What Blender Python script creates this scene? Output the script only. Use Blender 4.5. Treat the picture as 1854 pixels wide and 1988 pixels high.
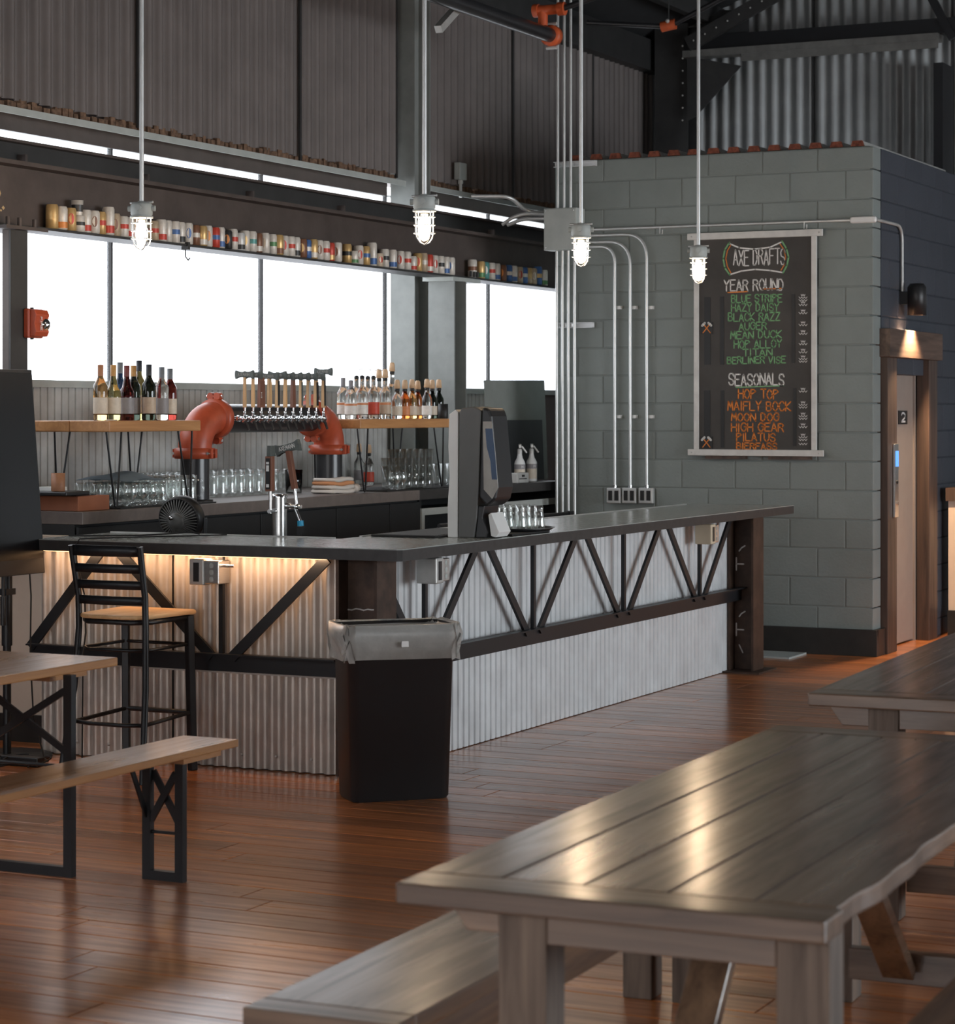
import bpy, bmesh, math, random
from mathutils import Vector, Matrix
random.seed(7)
S = bpy.context.scene
COL = S.collection
for o in list(bpy.data.objects): bpy.data.objects.remove(o)

# ------------------------------------------------------------------ camera
F, CX, YH, CAMZ = 4563.6, 927.0, 798.5, 1.70
YAW = math.radians(26.0187)
CA, SA = math.cos(YAW), math.sin(YAW)
cam = bpy.data.cameras.new('camera'); camo = bpy.data.objects.new('camera', cam); COL.objects.link(camo)
camo.location = (0, 0, CAMZ); camo.rotation_euler = (math.pi/2, 0, YAW)
cam.sensor_fit = 'HORIZONTAL'; cam.sensor_width = 36.0; cam.lens = F*36.0/1854.0
cam.shift_y = (YH-994.0)/1854.0
cam.clip_start = 0.05; cam.clip_end = 300
cam.dof.use_dof = True; cam.dof.focus_distance = 12.0; cam.dof.aperture_fstop = 6.3
S.camera = camo

# ------------------------------------------------------------------ view / sky
S.view_settings.view_transform = 'Standard'
S.view_settings.look = 'None'
S.view_settings.gamma = 1.0
S.view_settings.use_curve_mapping = False
S.view_settings.exposure = 0.0
S.cycles.transparent_max_bounces = 48
W = bpy.data.worlds.new('overcast_sky'); S.world = W; W.use_nodes = True
bg = W.node_tree.nodes['Background']
bg.inputs['Color'].default_value = (0.93, 0.955, 1.0, 1); bg.inputs['Strength'].default_value = 4.2

# daylight entering through the glazed doors and windows of the walls outside the frame
def window_light(name, loc, rot, sx, sy, power, col):
    l = bpy.data.lights.new(name, 'AREA'); l.shape = 'RECTANGLE'; l.size = sx; l.size_y = sy
    l.energy = power; l.color = col
    o = bpy.data.objects.new(name, l); COL.objects.link(o); o.location = loc; o.rotation_euler = rot
    return o
DAY = (0.86, 0.94, 1.0)
window_light('daylight_right_doors', (6.9, 12.0, 1.75), (0, math.radians(90), 0), 2.7, 8.0, 560, DAY)
window_light('daylight_rear_windows', (-2.0, -3.9, 2.3), (math.radians(90), 0, 0), 9.0, 2.2, 90, (1.0, .94, .87))

# ------------------------------------------------------------------ photo pixel -> point helpers
def ray(px, py):
    r = (px-CX)/F
    return Vector((CA*r-SA, SA*r+CA, -(py-YH)/F))
O0 = Vector((0, 0, CAMZ))
def PZ(px, py, z): d = ray(px, py); return O0 + d*((z-CAMZ)/d.z)
def PY(px, py, y): d = ray(px, py); return O0 + d*(y/d.y)
def PX(px, py, x): d = ray(px, py); return O0 + d*(x/d.x)

# ------------------------------------------------------------------ materials
def lin(h):
    h = h.lstrip('#'); v = [int(h[i:i+2], 16)/255 for i in (0, 2, 4)]
    return tuple(x/12.92 if x <= .04045 else ((x+.055)/1.055)**2.4 for x in v)
M = {}
def mat(name, col, rough=.5, metal=0., noise=.12, scale=8., bump=0., bscale=60., stretch=(1, 1, 1), trans=0., ior=1.45, emit=None, spec=.5, coat=0., rvar=0., rand=0., alpha=1.):
    if isinstance(col, str): col = lin(col)
    m = bpy.data.materials.new(name); m.use_nodes = True; nt = m.node_tree; b = nt.nodes['Principled BSDF']
    b.inputs['Roughness'].default_value = rough; b.inputs['Metallic'].default_value = metal
    b.inputs['IOR'].default_value = ior; b.inputs['Transmission Weight'].default_value = trans
    b.inputs['Specular IOR Level'].default_value = spec; b.inputs['Coat Weight'].default_value = coat; b.inputs['Coat Roughness'].default_value = .12
    b.inputs['Alpha'].default_value = alpha
    if emit: b.inputs['Emission Color'].default_value = (*emit[0], 1); b.inputs['Emission Strength'].default_value = emit[1]
    N, L = nt.nodes.new, nt.links.new
    tc = N('ShaderNodeTexCoord'); mp = N('ShaderNodeMapping'); mp.inputs['Scale'].default_value = stretch
    L(tc.outputs['Object'], mp.inputs['Vector'])
    oi = N('ShaderNodeObjectInfo')
    add = N('ShaderNodeVectorMath'); add.operation = 'ADD'
    mul = N('ShaderNodeMath'); mul.operation = 'MULTIPLY'; mul.inputs[1].default_value = 37.
    L(oi.outputs['Random'], mul.inputs[0]); L(mp.outputs['Vector'], add.inputs[0]); L(mul.outputs[0], add.inputs[1])
    n = N('ShaderNodeTexNoise'); n.inputs['Scale'].default_value = scale; n.inputs['Detail'].default_value = 5; n.inputs['Roughness'].default_value = .6
    L(add.outputs[0], n.inputs['Vector'])
    rmp = N('ShaderNodeMapRange'); rmp.inputs['From Min'].default_value = .3; rmp.inputs['From Max'].default_value = .7
    rmp.inputs['To Min'].default_value = 1-noise; rmp.inputs['To Max'].default_value = 1+noise
    L(n.outputs['Fac'], rmp.inputs['Value'])
    val = rmp.outputs['Result']
    if rand:
        rr = N('ShaderNodeMapRange'); rr.inputs['To Min'].default_value = 1-rand; rr.inputs['To Max'].default_value = 1+rand
        L(oi.outputs['Random'], rr.inputs['Value'])
        mm = N('ShaderNodeMath'); mm.operation = 'MULTIPLY'; L(val, mm.inputs[0]); L(rr.outputs['Result'], mm.inputs[1]); val = mm.outputs[0]
    sc = N('ShaderNodeVectorMath'); sc.operation = 'SCALE'; sc.inputs[0].default_value = col; L(val, sc.inputs['Scale'])
    L(sc.outputs[0], b.inputs['Base Color'])
    if rvar:
        r2 = N('ShaderNodeMapRange'); r2.inputs['From Min'].default_value = .3; r2.inputs['From Max'].default_value = .7
        r2.inputs['To Min'].default_value = max(.02, rough-rvar); r2.inputs['To Max'].default_value = rough+rvar
        L(n.outputs['Fac'], r2.inputs['Value']); L(r2.outputs['Result'], b.inputs['Roughness'])
    if bump:
        n2 = N('ShaderNodeTexNoise'); n2.inputs['Scale'].default_value = bscale; n2.inputs['Detail'].default_value = 3
        L(add.outputs[0], n2.inputs['Vector'])
        bp = N('ShaderNodeBump'); bp.inputs['Strength'].default_value = bump; bp.inputs['Distance'].default_value = .004
        L(n2.outputs['Fac'], bp.inputs['Height']); L(bp.outputs['Normal'], b.inputs['Normal'])
    M[name] = m; return m

def wood(name, c1, c2, axis, rough=.4, rvar=.12, scale=1., bump=.15, rand=.15, coat=0., contrast=(.3, .7), spec=.5):
    """grain runs along axis 0,1 or 2 of the object"""
    if isinstance(c1, str): c1, c2 = lin(c1), lin(c2)
    m = bpy.data.materials.new(name); m.use_nodes = True; nt = m.node_tree; b = nt.nodes['Principled BSDF']
    N, L = nt.nodes.new, nt.links.new
    tc = N('ShaderNodeTexCoord'); oi = N('ShaderNodeObjectInfo'); mp = N('ShaderNodeMapping')
    st = [14*scale]*3; st[axis] = .8*scale; mp.inputs['Scale'].default_value = st
    mul = N('ShaderNodeMath'); mul.operation = 'MULTIPLY'; mul.inputs[1].default_value = 91.
    add = N('ShaderNodeVectorMath'); add.operation = 'ADD'
    L(tc.outputs['Object'], mp.inputs['Vector']); L(oi.outputs['Random'], mul.inputs[0]); L(mp.outputs['Vector'], add.inputs[0]); L(mul.outputs[0], add.inputs[1])
    n = N('ShaderNodeTexNoise'); n.inputs['Scale'].default_value = 1.6; n.inputs['Detail'].default_value = 8; n.inputs['Roughness'].default_value = .62; n.inputs['Distortion'].default_value = .5
    L(add.outputs[0], n.inputs['Vector'])
    cr = N('ShaderNodeValToRGB'); cr.color_ramp.elements[0].position = contrast[0]; cr.color_ramp.elements[1].position = contrast[1]
    cr.color_ramp.elements[0].color = (*c2, 1); cr.color_ramp.elements[1].color = (*c1, 1)
    L(n.outputs['Fac'], cr.inputs['Fac'])
    rr = N('ShaderNodeMapRange'); rr.inputs['To Min'].default_value = 1-rand; rr.inputs['To Max'].default_value = 1+rand
    L(oi.outputs['Random'], rr.inputs['Value'])
    sc = N('ShaderNodeVectorMath'); sc.operation = 'SCALE'; L(cr.outputs['Color'], sc.inputs[0]); L(rr.outputs['Result'], sc.inputs['Scale'])
    L(sc.outputs[0], b.inputs['Base Color'])
    r2 = N('ShaderNodeMapRange'); r2.inputs['From Min'].default_value = .3; r2.inputs['From Max'].default_value = .7
    r2.inputs['To Min'].default_value = rough+rvar; r2.inputs['To Max'].default_value = max(.03, rough-rvar)
    L(n.outputs['Fac'], r2.inputs['Value']); L(r2.outputs['Result'], b.inputs['Roughness'])
    bp = N('ShaderNodeBump'); bp.inputs['Strength'].default_value = bump; bp.inputs['Distance'].default_value = .003
    L(n.outputs['Fac'], bp.inputs['Height']); L(bp.outputs['Normal'], b.inputs['Normal'])
    b.inputs['Coat Weight'].default_value = coat; b.inputs['Coat Roughness'].default_value = .18
    b.inputs['Specular IOR Level'].default_value = spec
    M[name] = m; return m

def pane_mat(name, gloss=.08):
    m = bpy.data.materials.new(name); m.use_nodes = True; nt = m.node_tree; nt.nodes.clear()
    N, L = nt.nodes.new, nt.links.new
    o = N('ShaderNodeOutputMaterial'); t = N('ShaderNodeBsdfTransparent'); g = N('ShaderNodeBsdfGlossy'); mx = N('ShaderNodeMixShader')
    t.inputs['Color'].default_value = (.97, .98, .99, 1); g.inputs['Roughness'].default_value = .03; mx.inputs[0].default_value = gloss
    L(t.outputs[0], mx.inputs[1]); L(g.outputs[0], mx.inputs[2]); L(mx.outputs[0], o.inputs['Surface']); M[name] = m

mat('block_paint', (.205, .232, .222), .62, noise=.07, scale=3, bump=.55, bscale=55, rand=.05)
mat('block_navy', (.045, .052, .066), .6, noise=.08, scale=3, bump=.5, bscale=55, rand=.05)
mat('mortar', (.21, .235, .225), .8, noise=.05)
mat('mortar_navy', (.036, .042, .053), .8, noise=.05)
mat('dark_steel', (.038, .038, .038), .5, noise=.2, scale=5, spec=.4)
mat('black_steel', (.011, .012, .014), .42, noise=.15)
mat('brown_steel', (.075, .058, .052), .55, noise=.2, scale=6)
mat('rusty_steel', (.06, .035, .024), .55, metal=.2, noise=.5, scale=9)
mat('painted_grey', (.42, .45, .43), .5, noise=.08)
mat('column_grey', (.235, .25, .24), .5, noise=.1)
mat('galv', (.50, .50, .48), .5, metal=.2, noise=.16, scale=7, rvar=.08)
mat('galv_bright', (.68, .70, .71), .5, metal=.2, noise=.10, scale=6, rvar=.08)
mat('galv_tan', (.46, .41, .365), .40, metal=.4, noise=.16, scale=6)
mat('galv_dull', (.50, .50, .48), .45, metal=.4, noise=.15, scale=6)
mat('conduit', (.62, .63, .62), .38, metal=.6, noise=.08)
mat('corr_dark', (.145, .124, .116), .55, metal=.15, noise=.12, scale=3)
mat('channel_steel', (.17, .17, .16), .5, metal=.3, noise=.2)
mat('corr_gable', (.30, .31, .31), .42, metal=.45, noise=.12, scale=3)
mat('closure', (.16, .095, .06), .9, noise=.6, scale=30)
mat('roof_dark', (.03, .032, .034), .8, noise=.1)
mat('rust_plug', (.17, .05, .028), .9, noise=.6, scale=40)
mat('counter_top', (.30, .325, .31), .20, noise=.06, scale=40, rvar=.03)
mat('counter_edge', (.036, .034, .033), .5, noise=.2, scale=20)
mat('back_counter', (.15, .125, .112), .4, noise=.15, scale=15)
mat('cabinet_black', (.012, .013, .014), .55, noise=.1)
mat('cream_wall', (.62, .50, .40), .7, noise=.04)
mat('dark_trim', (.022, .020, .018), .45, noise=.25, scale=12)
mat('red_paint', (.42, .075, .032), .38, noise=.15, scale=12)
mat('orange_paint', (.55, .10, .03), .45, noise=.15, scale=20)
mat('chrome', (.82, .83, .84), .13, metal=1., noise=.03)
mat('steel_brushed', (.62, .62, .61), .28, metal=1., noise=.06, stretch=(1, 1, 20))
mat('pipe_black', (.022, .022, .024), .33, noise=.15, coat=.2)
mat('black_plastic', (.018, .018, .019), .4, noise=.08)
mat('black_rubber', (.014, .014, .014), .75, noise=.1)
mat('screen', (.004, .004, .005), .22, noise=.02)
mat('grey_plastic', (.10, .10, .095), .45, noise=.06)
mat('white_plastic', (.68, .68, .66), .4, noise=.04)
mat('white_ceramic', (.70, .71, .70), .35, noise=.03)
def clear_glass(name):
    m = bpy.data.materials.new(name); m.use_nodes = True; nt = m.node_tree; nt.nodes.clear(); N, L = nt.nodes.new, nt.links.new
    o = N('ShaderNodeOutputMaterial'); t = N('ShaderNodeBsdfTransparent'); g = N('ShaderNodeBsdfGlossy'); d = N('ShaderNodeBsdfTranslucent'); mx = N('ShaderNodeMixShader'); m2 = N('ShaderNodeMixShader'); lw = N('ShaderNodeLayerWeight'); mr = N('ShaderNodeMapRange')
    t.inputs['Color'].default_value = (.965, .975, .97, 1); g.inputs['Roughness'].default_value = .06; g.inputs['Color'].default_value = (.95, .96, .96, 1); d.inputs['Color'].default_value = (.9, .92, .91, 1)
    lw.inputs['Blend'].default_value = .45; L(lw.outputs['Facing'], mr.inputs['Value']); mr.inputs['To Min'].default_value = .03; mr.inputs['To Max'].default_value = .50
    m2.inputs[0].default_value = .06
    L(t.outputs[0], m2.inputs[1]); L(d.outputs[0], m2.inputs[2]); L(mr.outputs['Result'], mx.inputs[0]); L(m2.outputs[0], mx.inputs[1]); L(g.outputs[0], mx.inputs[2]); L(mx.outputs[0], o.inputs['Surface']); M[name] = m
clear_glass('glass')
mat('chalk_white', (.74, .73, .70), .9, noise=.25, scale=300)
mat('chalk_green', (.20, .42, .20), .9, noise=.3, scale=300)
mat('chalk_orange', (.72, .23, .05), .9, noise=.3, scale=300)
mat('board', (.050, .045, .040), .62, noise=.2, scale=5)
mat('magnet_black', (.012, .012, .012), .5, noise=.1)
mat('frame_white', (.60, .59, .56), .55, noise=.12, scale=10)
mat('door_paint', (.30, .25, .215), .5, noise=.05)
mat('towel', (.66, .60, .54), .95, noise=.08, bump=.4, bscale=200)
mat('towel_orange', (.62, .28, .13), .95, noise=.1)
mat('cloth_blue', (.16, .21, .25), .9, noise=.12)
mat('terracotta', (.36, .13, .065), .6, noise=.1)
mat('bag', (.62, .60, .56), .35, trans=.45, ior=1.2, noise=.15, scale=14, alpha=.8, bump=.6, bscale=25)
mat('blue_print', (.035, .07, .14), .4, noise=.1)
mat('blue_cap', (.02, .35, .60), .4, noise=.05)
mat('board_grey', (.20, .215, .20), .8, noise=.06)
mat('outlet_beige', (.60, .50, .36), .5, noise=.04)
mat('white_paint', (.75, .75, .73), .5, noise=.04)
mat('gold_can', (.62, .45, .24), .32, metal=.6, noise=.08)
mat('axe_grey', (.085, .10, .095), .55, noise=.2, scale=30)
mat('axe_letters', (.30, .30, .28), .6, noise=.1)
mat('led', (1, .8, .6), .5, emit=((1., .58, .28), 3.))
mat('bulb', (1, .9, .8), .4, emit=((1., .72, .46), 230.))
mat('lens_cool', (1, 1, 1), .4, emit=((1., .93, .82), 6.))
mat('lcd_blue', (.1, .3, .8), .3, emit=((.10, .32, .9), 1.2))
pane_mat('window_glass')
pane_mat('lamp_glass', .10)
wood('floor_wood', (.74, .26, .07), (.28, .075, .02), 0, rough=.34, rvar=.10, bump=.07, rand=.30, coat=.75, spec=.5)
wood('table_wood', (.29, .178, .108), (.088, .050, .032), 1, rough=.36, rvar=.13, bump=.18, rand=.16, coat=.8, scale=.8)
wood('table_wood_x', (.235, .145, .09), (.075, .044, .028), 0, rough=.40, rvar=.12, bump=.18, rand=.16, coat=.6, scale=.8)
wood('table_wood_z', (.21, .15, .11), (.055, .036, .026), 2, rough=.55, rvar=.12, bump=.3, rand=.12, scale=1.)
wood('beer_wood', (.46, .23, .09), (.30, .13, .048), 1, rough=.33, rvar=.10, bump=.06, rand=.08, coat=.6)
wood('seat_wood', (.72, .47, .24), (.56, .33, .15), 1, rough=.38, rvar=.08, bump=.05, rand=.05)
wood('shelf_wood', (.58, .30, .12), (.36, .16, .055), 1, rough=.45, rvar=.1, bump=.1, rand=.06)
wood('handle_wood', (.66, .42, .20), (.50, .28, .12), 2, rough=.5, rvar=.08, bump=.05, rand=.15)
wood('handle_brown', (.22, .085, .045), (.14, .05, .03), 2, rough=.5, rvar=.08, bump=.05, rand=.1)
wood('casing_wood', (.115, .068, .046), (.028, .018, .014), 2, rough=.5, rvar=.1, bump=.2, rand=.1, scale=.7)
wood('casing_wood_y', (.14, .085, .058), (.035, .022, .016), 1, rough=.5, rvar=.1, bump=.2, rand=.1, scale=.7)

# ------------------------------------------------------------------ mesh builder
ORG = {}
def V(*a): return Vector(a)
class MB:
    def __init__(s): s.v, s.f, s.sm = [], [], []
    def add(s, vs, fs, smooth=False):
        k = len(s.v); s.v += [Vector(p) for p in vs]
        for q in fs: s.f.append([i+k for i in q]); s.sm.append(smooth)
        return s
    def box(s, x0, x1, y0, y1, z0, z1):
        return s.add([(x, y, z) for z in (z0, z1) for y in (y0, y1) for x in (x0, x1)],
                     [(0, 2, 3, 1), (4, 5, 7, 6), (0, 1, 5, 4), (2, 6, 7, 3), (0, 4, 6, 2), (1, 3, 7, 5)])
    def hexa(s, b, t):   # two quads, bottom and top, both counter-clockwise from above
        return s.add(list(b)+list(t), [(3, 2, 1, 0), (4, 5, 6, 7), (0, 1, 5, 4), (1, 2, 6, 5), (2, 3, 7, 6), (3, 0, 4, 7)])
    def bar(s, a, b, w, h, up=(0, 0, 1)):   # rectangular bar from a to b, w sideways, h along up
        a, b = Vector(a), Vector(b); d = (b-a).normalized(); u = Vector(up)
        r = d.cross(u)
        if r.length < 1e-4: r = d.cross(Vector((1, 0, 0)))
        r.normalize(); u = r.cross(d).normalized()
        P = []
        for c in (a, b): P += [c-r*w/2-u*h/2, c+r*w/2-u*h/2, c+r*w/2+u*h/2, c-r*w/2+u*h/2]
        return s.add(P, [(0, 3, 2, 1), (4, 5, 6, 7), (0, 1, 5, 4), (1, 2, 6, 5), (2, 3, 7, 6), (3, 0, 4, 7)])
    def tube(s, pts, rad, n=10, caps=True, closed=False):
        pts = [Vector(p) for p in pts]; m = len(pts); rads = rad if isinstance(rad, (list, tuple)) else [rad]*m
        rings = []; ref = None
        for i, p in enumerate(pts):
            if closed: d = pts[(i+1) % m]-pts[i-1]
            else: d = pts[min(i+1, m-1)]-pts[max(i-1, 0)]
            d.normalize()
            if ref is None:
                ref = d.cross(Vector((0, 0, 1)))
                if ref.length < 1e-3: ref = d.cross(Vector((1, 0, 0)))
            ref = (ref-d*ref.dot(d)); ref.normalize(); b = d.cross(ref)
            rings.append([p+(ref*math.cos(2*math.pi*k/n)+b*math.sin(2*math.pi*k/n))*rads[i] for k in range(n)])
        k0 = len(s.v); vs = [v for r in rings for v in r]; fs = []
        for i in range(m if closed else m-1):
            j = (i+1) % m
            for k in range(n): fs.append((i*n+k, i*n+(k+1) % n, j*n+(k+1) % n, j*n+k))
        s.add(vs, fs, True)
        if caps and not closed:
            s.add(rings[0], [tuple(range(n))[::-1]]); s.add(rings[-1], [tuple(range(n))])
        return s
    def cyl(s, a, b, r, n=16, r2=None): return s.tube([a, b], [r, r if r2 is None else r2], n)
    def lathe(s, prof, c=(0, 0, 0), n=20, axis=(0, 0, 1), smooth=True):
        c = Vector(c); ax = Vector(axis).normalized(); u = ax.cross(Vector((1, 0, 0)))
        if u.length < 1e-3: u = ax.cross(Vector((0, 1, 0)))
        u.normalize(); w = ax.cross(u); vs = []; fs = []
        for r, z in prof:
            for k in range(n):
                a = 2*math.pi*k/n; vs.append(c+ax*z+(u*math.cos(a)+w*math.sin(a))*max(r, 1e-5))
        for i in range(len(prof)-1):
            for k in range(n): fs.append((i*n+k, i*n+(k+1) % n, (i+1)*n+(k+1) % n, (i+1)*n+k))
        return s.add(vs, fs, smooth)
    def prism(s, poly, o, u, w, ext):   # 2D outline in (u,w) from o, extruded by vector ext
        o, u, w, ext = Vector(o), Vector(u), Vector(w), Vector(ext); n = len(poly)
        a = [o+u*p+w*q for p, q in poly]; b = [p+ext for p in a]
        return s.add(a+b, [tuple(range(n))[::-1], tuple(range(n, 2*n))]+[(i, (i+1) % n, (i+1) % n+n, i+n) for i in range(n)])
    def sphere(s, c, r, n=14, m=8, sz=1.):
        return s.lathe([(r*math.sin(math.pi*i/m), -r*sz*math.cos(math.pi*i/m)) for i in range(m+1)], c, n)
    def corr(s, o, u, nrm, L, z0, z1, pitch, amp, phase=0., seg=8, flat=0., t=.0012):
        """corrugated sheet: runs along u from o for length L, waves along nrm"""
        o, u, nrm = Vector(o), Vector(u), Vector(nrm); n = max(2, int(L/pitch*seg)); vs = []; fs = []
        for i in range(n+1):
            x = L*i/n; a = math.sin(2*math.pi*(x/pitch)+phase)
            if flat: a = max(-1, min(1, a*flat))
            p = o+u*x+nrm*amp*a
            vs += [(p.x, p.y, z0), (p.x, p.y, z1)]
        for i in range(n): fs.append((2*i, 2*i+2, 2*i+3, 2*i+1))
        s.add(vs, fs, not flat)
        q = [Vector(p)-nrm*t for p in vs]; s.add(q, [f[::-1] for f in fs], not flat)
        return s
    def ribbed(s, o, u, nrm, L, z0, z1, pitch, depth, w=.22, t=.0012):
        """sheet with flat pans and narrow grooves"""
        o, u, nrm = Vector(o), Vector(u), Vector(nrm); st = [(0., 0.)]; k = 0
        while (k+.5+w/2)*pitch < L:
            st += [((k+.5-w/2)*pitch, 0.), ((k+.5-w/6)*pitch, -depth), ((k+.5+w/6)*pitch, -depth), ((k+.5+w/2)*pitch, 0.)]; k += 1
        st.append((L, 0.)); vs = []
        for a, d in st: p = o+u*a+nrm*d; vs += [(p.x, p.y, z0), (p.x, p.y, z1)]
        fs = [(2*i, 2*i+2, 2*i+3, 2*i+1) for i in range(len(st)-1)]
        s.add(vs, fs); s.add([Vector(p)-nrm*t for p in vs], [f[::-1] for f in fs]); return s
    def build(s, name, m, parent=None, org=None, bevel=0., seg=2):
        me = bpy.data.meshes.new(name)
        if org is None:
            xs = [p.x for p in s.v]; ys = [p.y for p in s.v]; zs = [p.z for p in s.v]
            org = Vector(((min(xs)+max(xs))/2, (min(ys)+max(ys))/2, min(zs)))
        org = Vector(org)
        me.from_pydata([tuple(p-org) for p in s.v], [], s.f); me.polygons.foreach_set('use_smooth', s.sm)
        me.materials.append(M[m]); me.validate(); me.update()
        o = bpy.data.objects.new(name, me); COL.objects.link(o)
        po = Vector((0, 0, 0))
        if parent is not None: o.parent = parent; po = ORG[parent.name]
        o.location = org-po; ORG[o.name] = org
        if bevel:
            bm = bmesh.new(); bm.from_mesh(me); bmesh.ops.remove_doubles(bm, verts=bm.verts, dist=1e-6)
            es = [e for e in bm.edges if len(e.link_faces) == 2 and e.calc_face_angle(0) > .6]
            bmesh.ops.bevel(bm, geom=es, offset=bevel, segments=seg, profile=.5, affect='EDGES', clamp_overlap=True)
            bm.to_mesh(me); bm.free()
        return o
def tag(o, label, cat, group=None):
    o['label'] = label; o['category'] = cat
    if group: o['group'] = group
    return o
def struct(o, label=None):
    o['kind'] = 'structure'
    if label: o['label'] = label
    return o
def lab(o, label): o['label'] = label; return o
def T(name, label, cat, loc, rot=None, group=None, local=False, kind=None):
    o = bpy.data.objects.new(name, None); COL.objects.link(o); o.location = loc; o.empty_display_size = .1
    if rot is not None: o.rotation_euler = rot if isinstance(rot, (tuple, list)) else (0, 0, rot)
    ORG[o.name] = Vector((0, 0, 0)) if (local or rot is not None) else Vector(loc)
    if kind: o['kind'] = kind; o['label'] = label
    else: tag(o, label, cat, group)
    return o
def dup(root, loc, rot=None, label=None, group=None, mats=None):
    def cp(o, par):
        c = o.copy(); COL.objects.link(c); ORG[c.name] = ORG[o.name].copy()
        if par is not None: c.parent = par
        for ch in KIDS.get(o.name, []): cp(ch, c)
        return c
    r = cp(root, None); r.location = loc
    if rot is not None: r.rotation_euler = rot if isinstance(rot, (tuple, list)) else (0, 0, rot)
    if label: r['label'] = label
    if group: r['group'] = group
    return r
KIDS = {}
def reg(root):
    for o in bpy.data.objects:
        if o.parent is not None: KIDS.setdefault(o.parent.name, [])
    KIDS[root.name] = [o for o in bpy.data.objects if o.parent == root]
    for c in KIDS[root.name]: KIDS[c.name] = [o for o in bpy.data.objects if o.parent == c]
    return root
ORD = 'first second third fourth fifth sixth seventh eighth ninth tenth eleventh twelfth thirteenth fourteenth fifteenth sixteenth seventeenth eighteenth nineteenth twentieth'.split()
def nth(i):
    if i < 20: return ORD[i]
    t, u = divmod(i+1, 10); tens = ['', '', 'twenty', 'thirty', 'forty', 'fifty', 'sixty', 'seventy'][t]
    return tens+('-'+ORD[u-1] if u else '').replace('-', '-') if u else {20: 'twentieth', 30: 'thirtieth', 40: 'fortieth', 50: 'fiftieth', 60: 'sixtieth', 70: 'seventieth'}[t*10]

# ------------------------------------------------------------------ hand lettering (stroke letters on a 0-9 grid)
GL = {'A': '00 49 90|23 73', 'B': '00 09 69 87 65 05|65 93 81 60 00', 'C': '97 79 39 06 03 30 70 92', 'D': '00 09 59 86 83 50 00', 'E': '90 00 09 99|05 75',
      'F': '00 09 99|05 75', 'G': '97 79 39 06 03 30 70 93 95 65', 'H': '00 09|90 99|05 95', 'I': '50 59', 'J': '79 72 50 20 02', 'K': '00 09|99 04 90',
      'L': '09 00 90', 'M': '00 19 53 89 90', 'N': '00 09 90 99', 'O': '30 03 06 39 69 96 93 60 30', 'P': '00 09 69 97 66 04', 'R': '00 09 69 97 65 05|55 90',
      'S': '97 79 29 07 15 74 92 70 20 02', 'T': '09 99|59 50', 'U': '09 03 30 60 93 99', 'V': '09 40 99', 'W': '09 20 56 80 99', 'X': '00 99|09 90',
      'Y': '09 45 99|45 40', 'Z': '09 99 00 90', '2': '07 29 69 97 84 00 90', '8': '55 17 39 69 87 55 92 70 20 02 55', '1': '27 59 50', '4': '70 79 03 93', '-': '25 75'}
def ribbon(mb, pts, w, o, u, v, n):
    """flat painted stroke; pts in (u,v) metres"""
    P = [o+u*a+v*b for a, b in pts]; k = 6
    for i in range(len(P)-1):
        d = (P[i+1]-P[i])
        if d.length < 1e-6: continue
        d.normalize(); s = n.cross(d)*w/2
        mb.add([P[i]-s, P[i+1]-s, P[i+1]+s, P[i]+s], [(0, 1, 2, 3)])
    for p in P: mb.add([p+(u*math.cos(2*math.pi*j/k)+v*math.sin(2*math.pi*j/k))*w/2 for j in range(k)], [tuple(range(k))])
def letters(mb, text, o, u, v, n, width, height, sw, jit=.0, gap=.28):
    o, u, v, n = Vector(o), Vector(u), Vector(v), Vector(n)
    N = sum(.5 if c == ' ' else (.3 if c == 'I' else 1.) for c in text)+gap*(len(text)-1); cw = width/N; x = 0.
    for c in text:
        ww = cw*(.5 if c == ' ' else (.3 if c == 'I' else 1.))
        jy = (random.random()-.5)*jit*height
        if c in GL:
            for st in GL[c].split('|'):
                ribbon(mb, [(x+int(q[0])/9*ww if c != 'I' else x+ww/2, int(q[1])/9*height+jy) for q in st.split()], sw, o, u, v, n)
        x += ww+gap*cw
    return mb
# ================================================================== SETTING
XW = -8.18           # window wall plane
YB, XB = 15.85, -4.68   # utility room: front face, side face
GY = 20.3            # gable wall
# ---- floor: slab and planks
fl = struct(MB().box(-8.5, 7.2, -4.2, GY+.2, -.12, -.022).build('floor', 'dark_trim'), 'reddish brown stained wood plank floor')
pw = .178; PL = {}
def plank(x0, x1, y):
    L = round(x1-x0, 2)
    if L not in PL:
        o = MB().box(-L/2+.0012, L/2-.0012, -pw/2+.0021, pw/2-.0021, -.022, 0).build('plank', 'floor_wood', fl, org=(0, 0, 0), bevel=.0022, seg=1)
        PL[L] = o; o.location = V((x0+x1)/2, y, 0)-ORG[fl.name]; return
    o = PL[L].copy(); COL.objects.link(o); o.parent = fl; o.location = V((x0+x1)/2, y, 0)-ORG[fl.name]
row = 0; y = 4.8
far = MB()
while y < 20.2:
    xl = max(-8.1, -.767*y-.5); xr = -.259*y+.6
    edges = [xl]
    x = xl+random.choice((.8, 1.6, 2.4, 3.2))
    while x < xr: edges.append(x); x += random.choice((2.4, 3.2, 4.0))
    edges.append(xl+round((xr-xl)/.8+.5)*.8 if xr-edges[-1] > .2 else edges[-1])
    for a, b in zip(edges, edges[1:]):
        if b-a > .05: plank(a, b, y)
    x1 = edges[-1]
    far.box(-8.3, xl-.001, y-pw/2+.0016, y+pw/2-.0016, -.022, 0) if xl > -8.09 else None
    far.box(x1+.001, 7, y-pw/2+.0016, y+pw/2-.0016, -.022, 0)
    y += pw; row += 1
y = 4.8-pw
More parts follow.
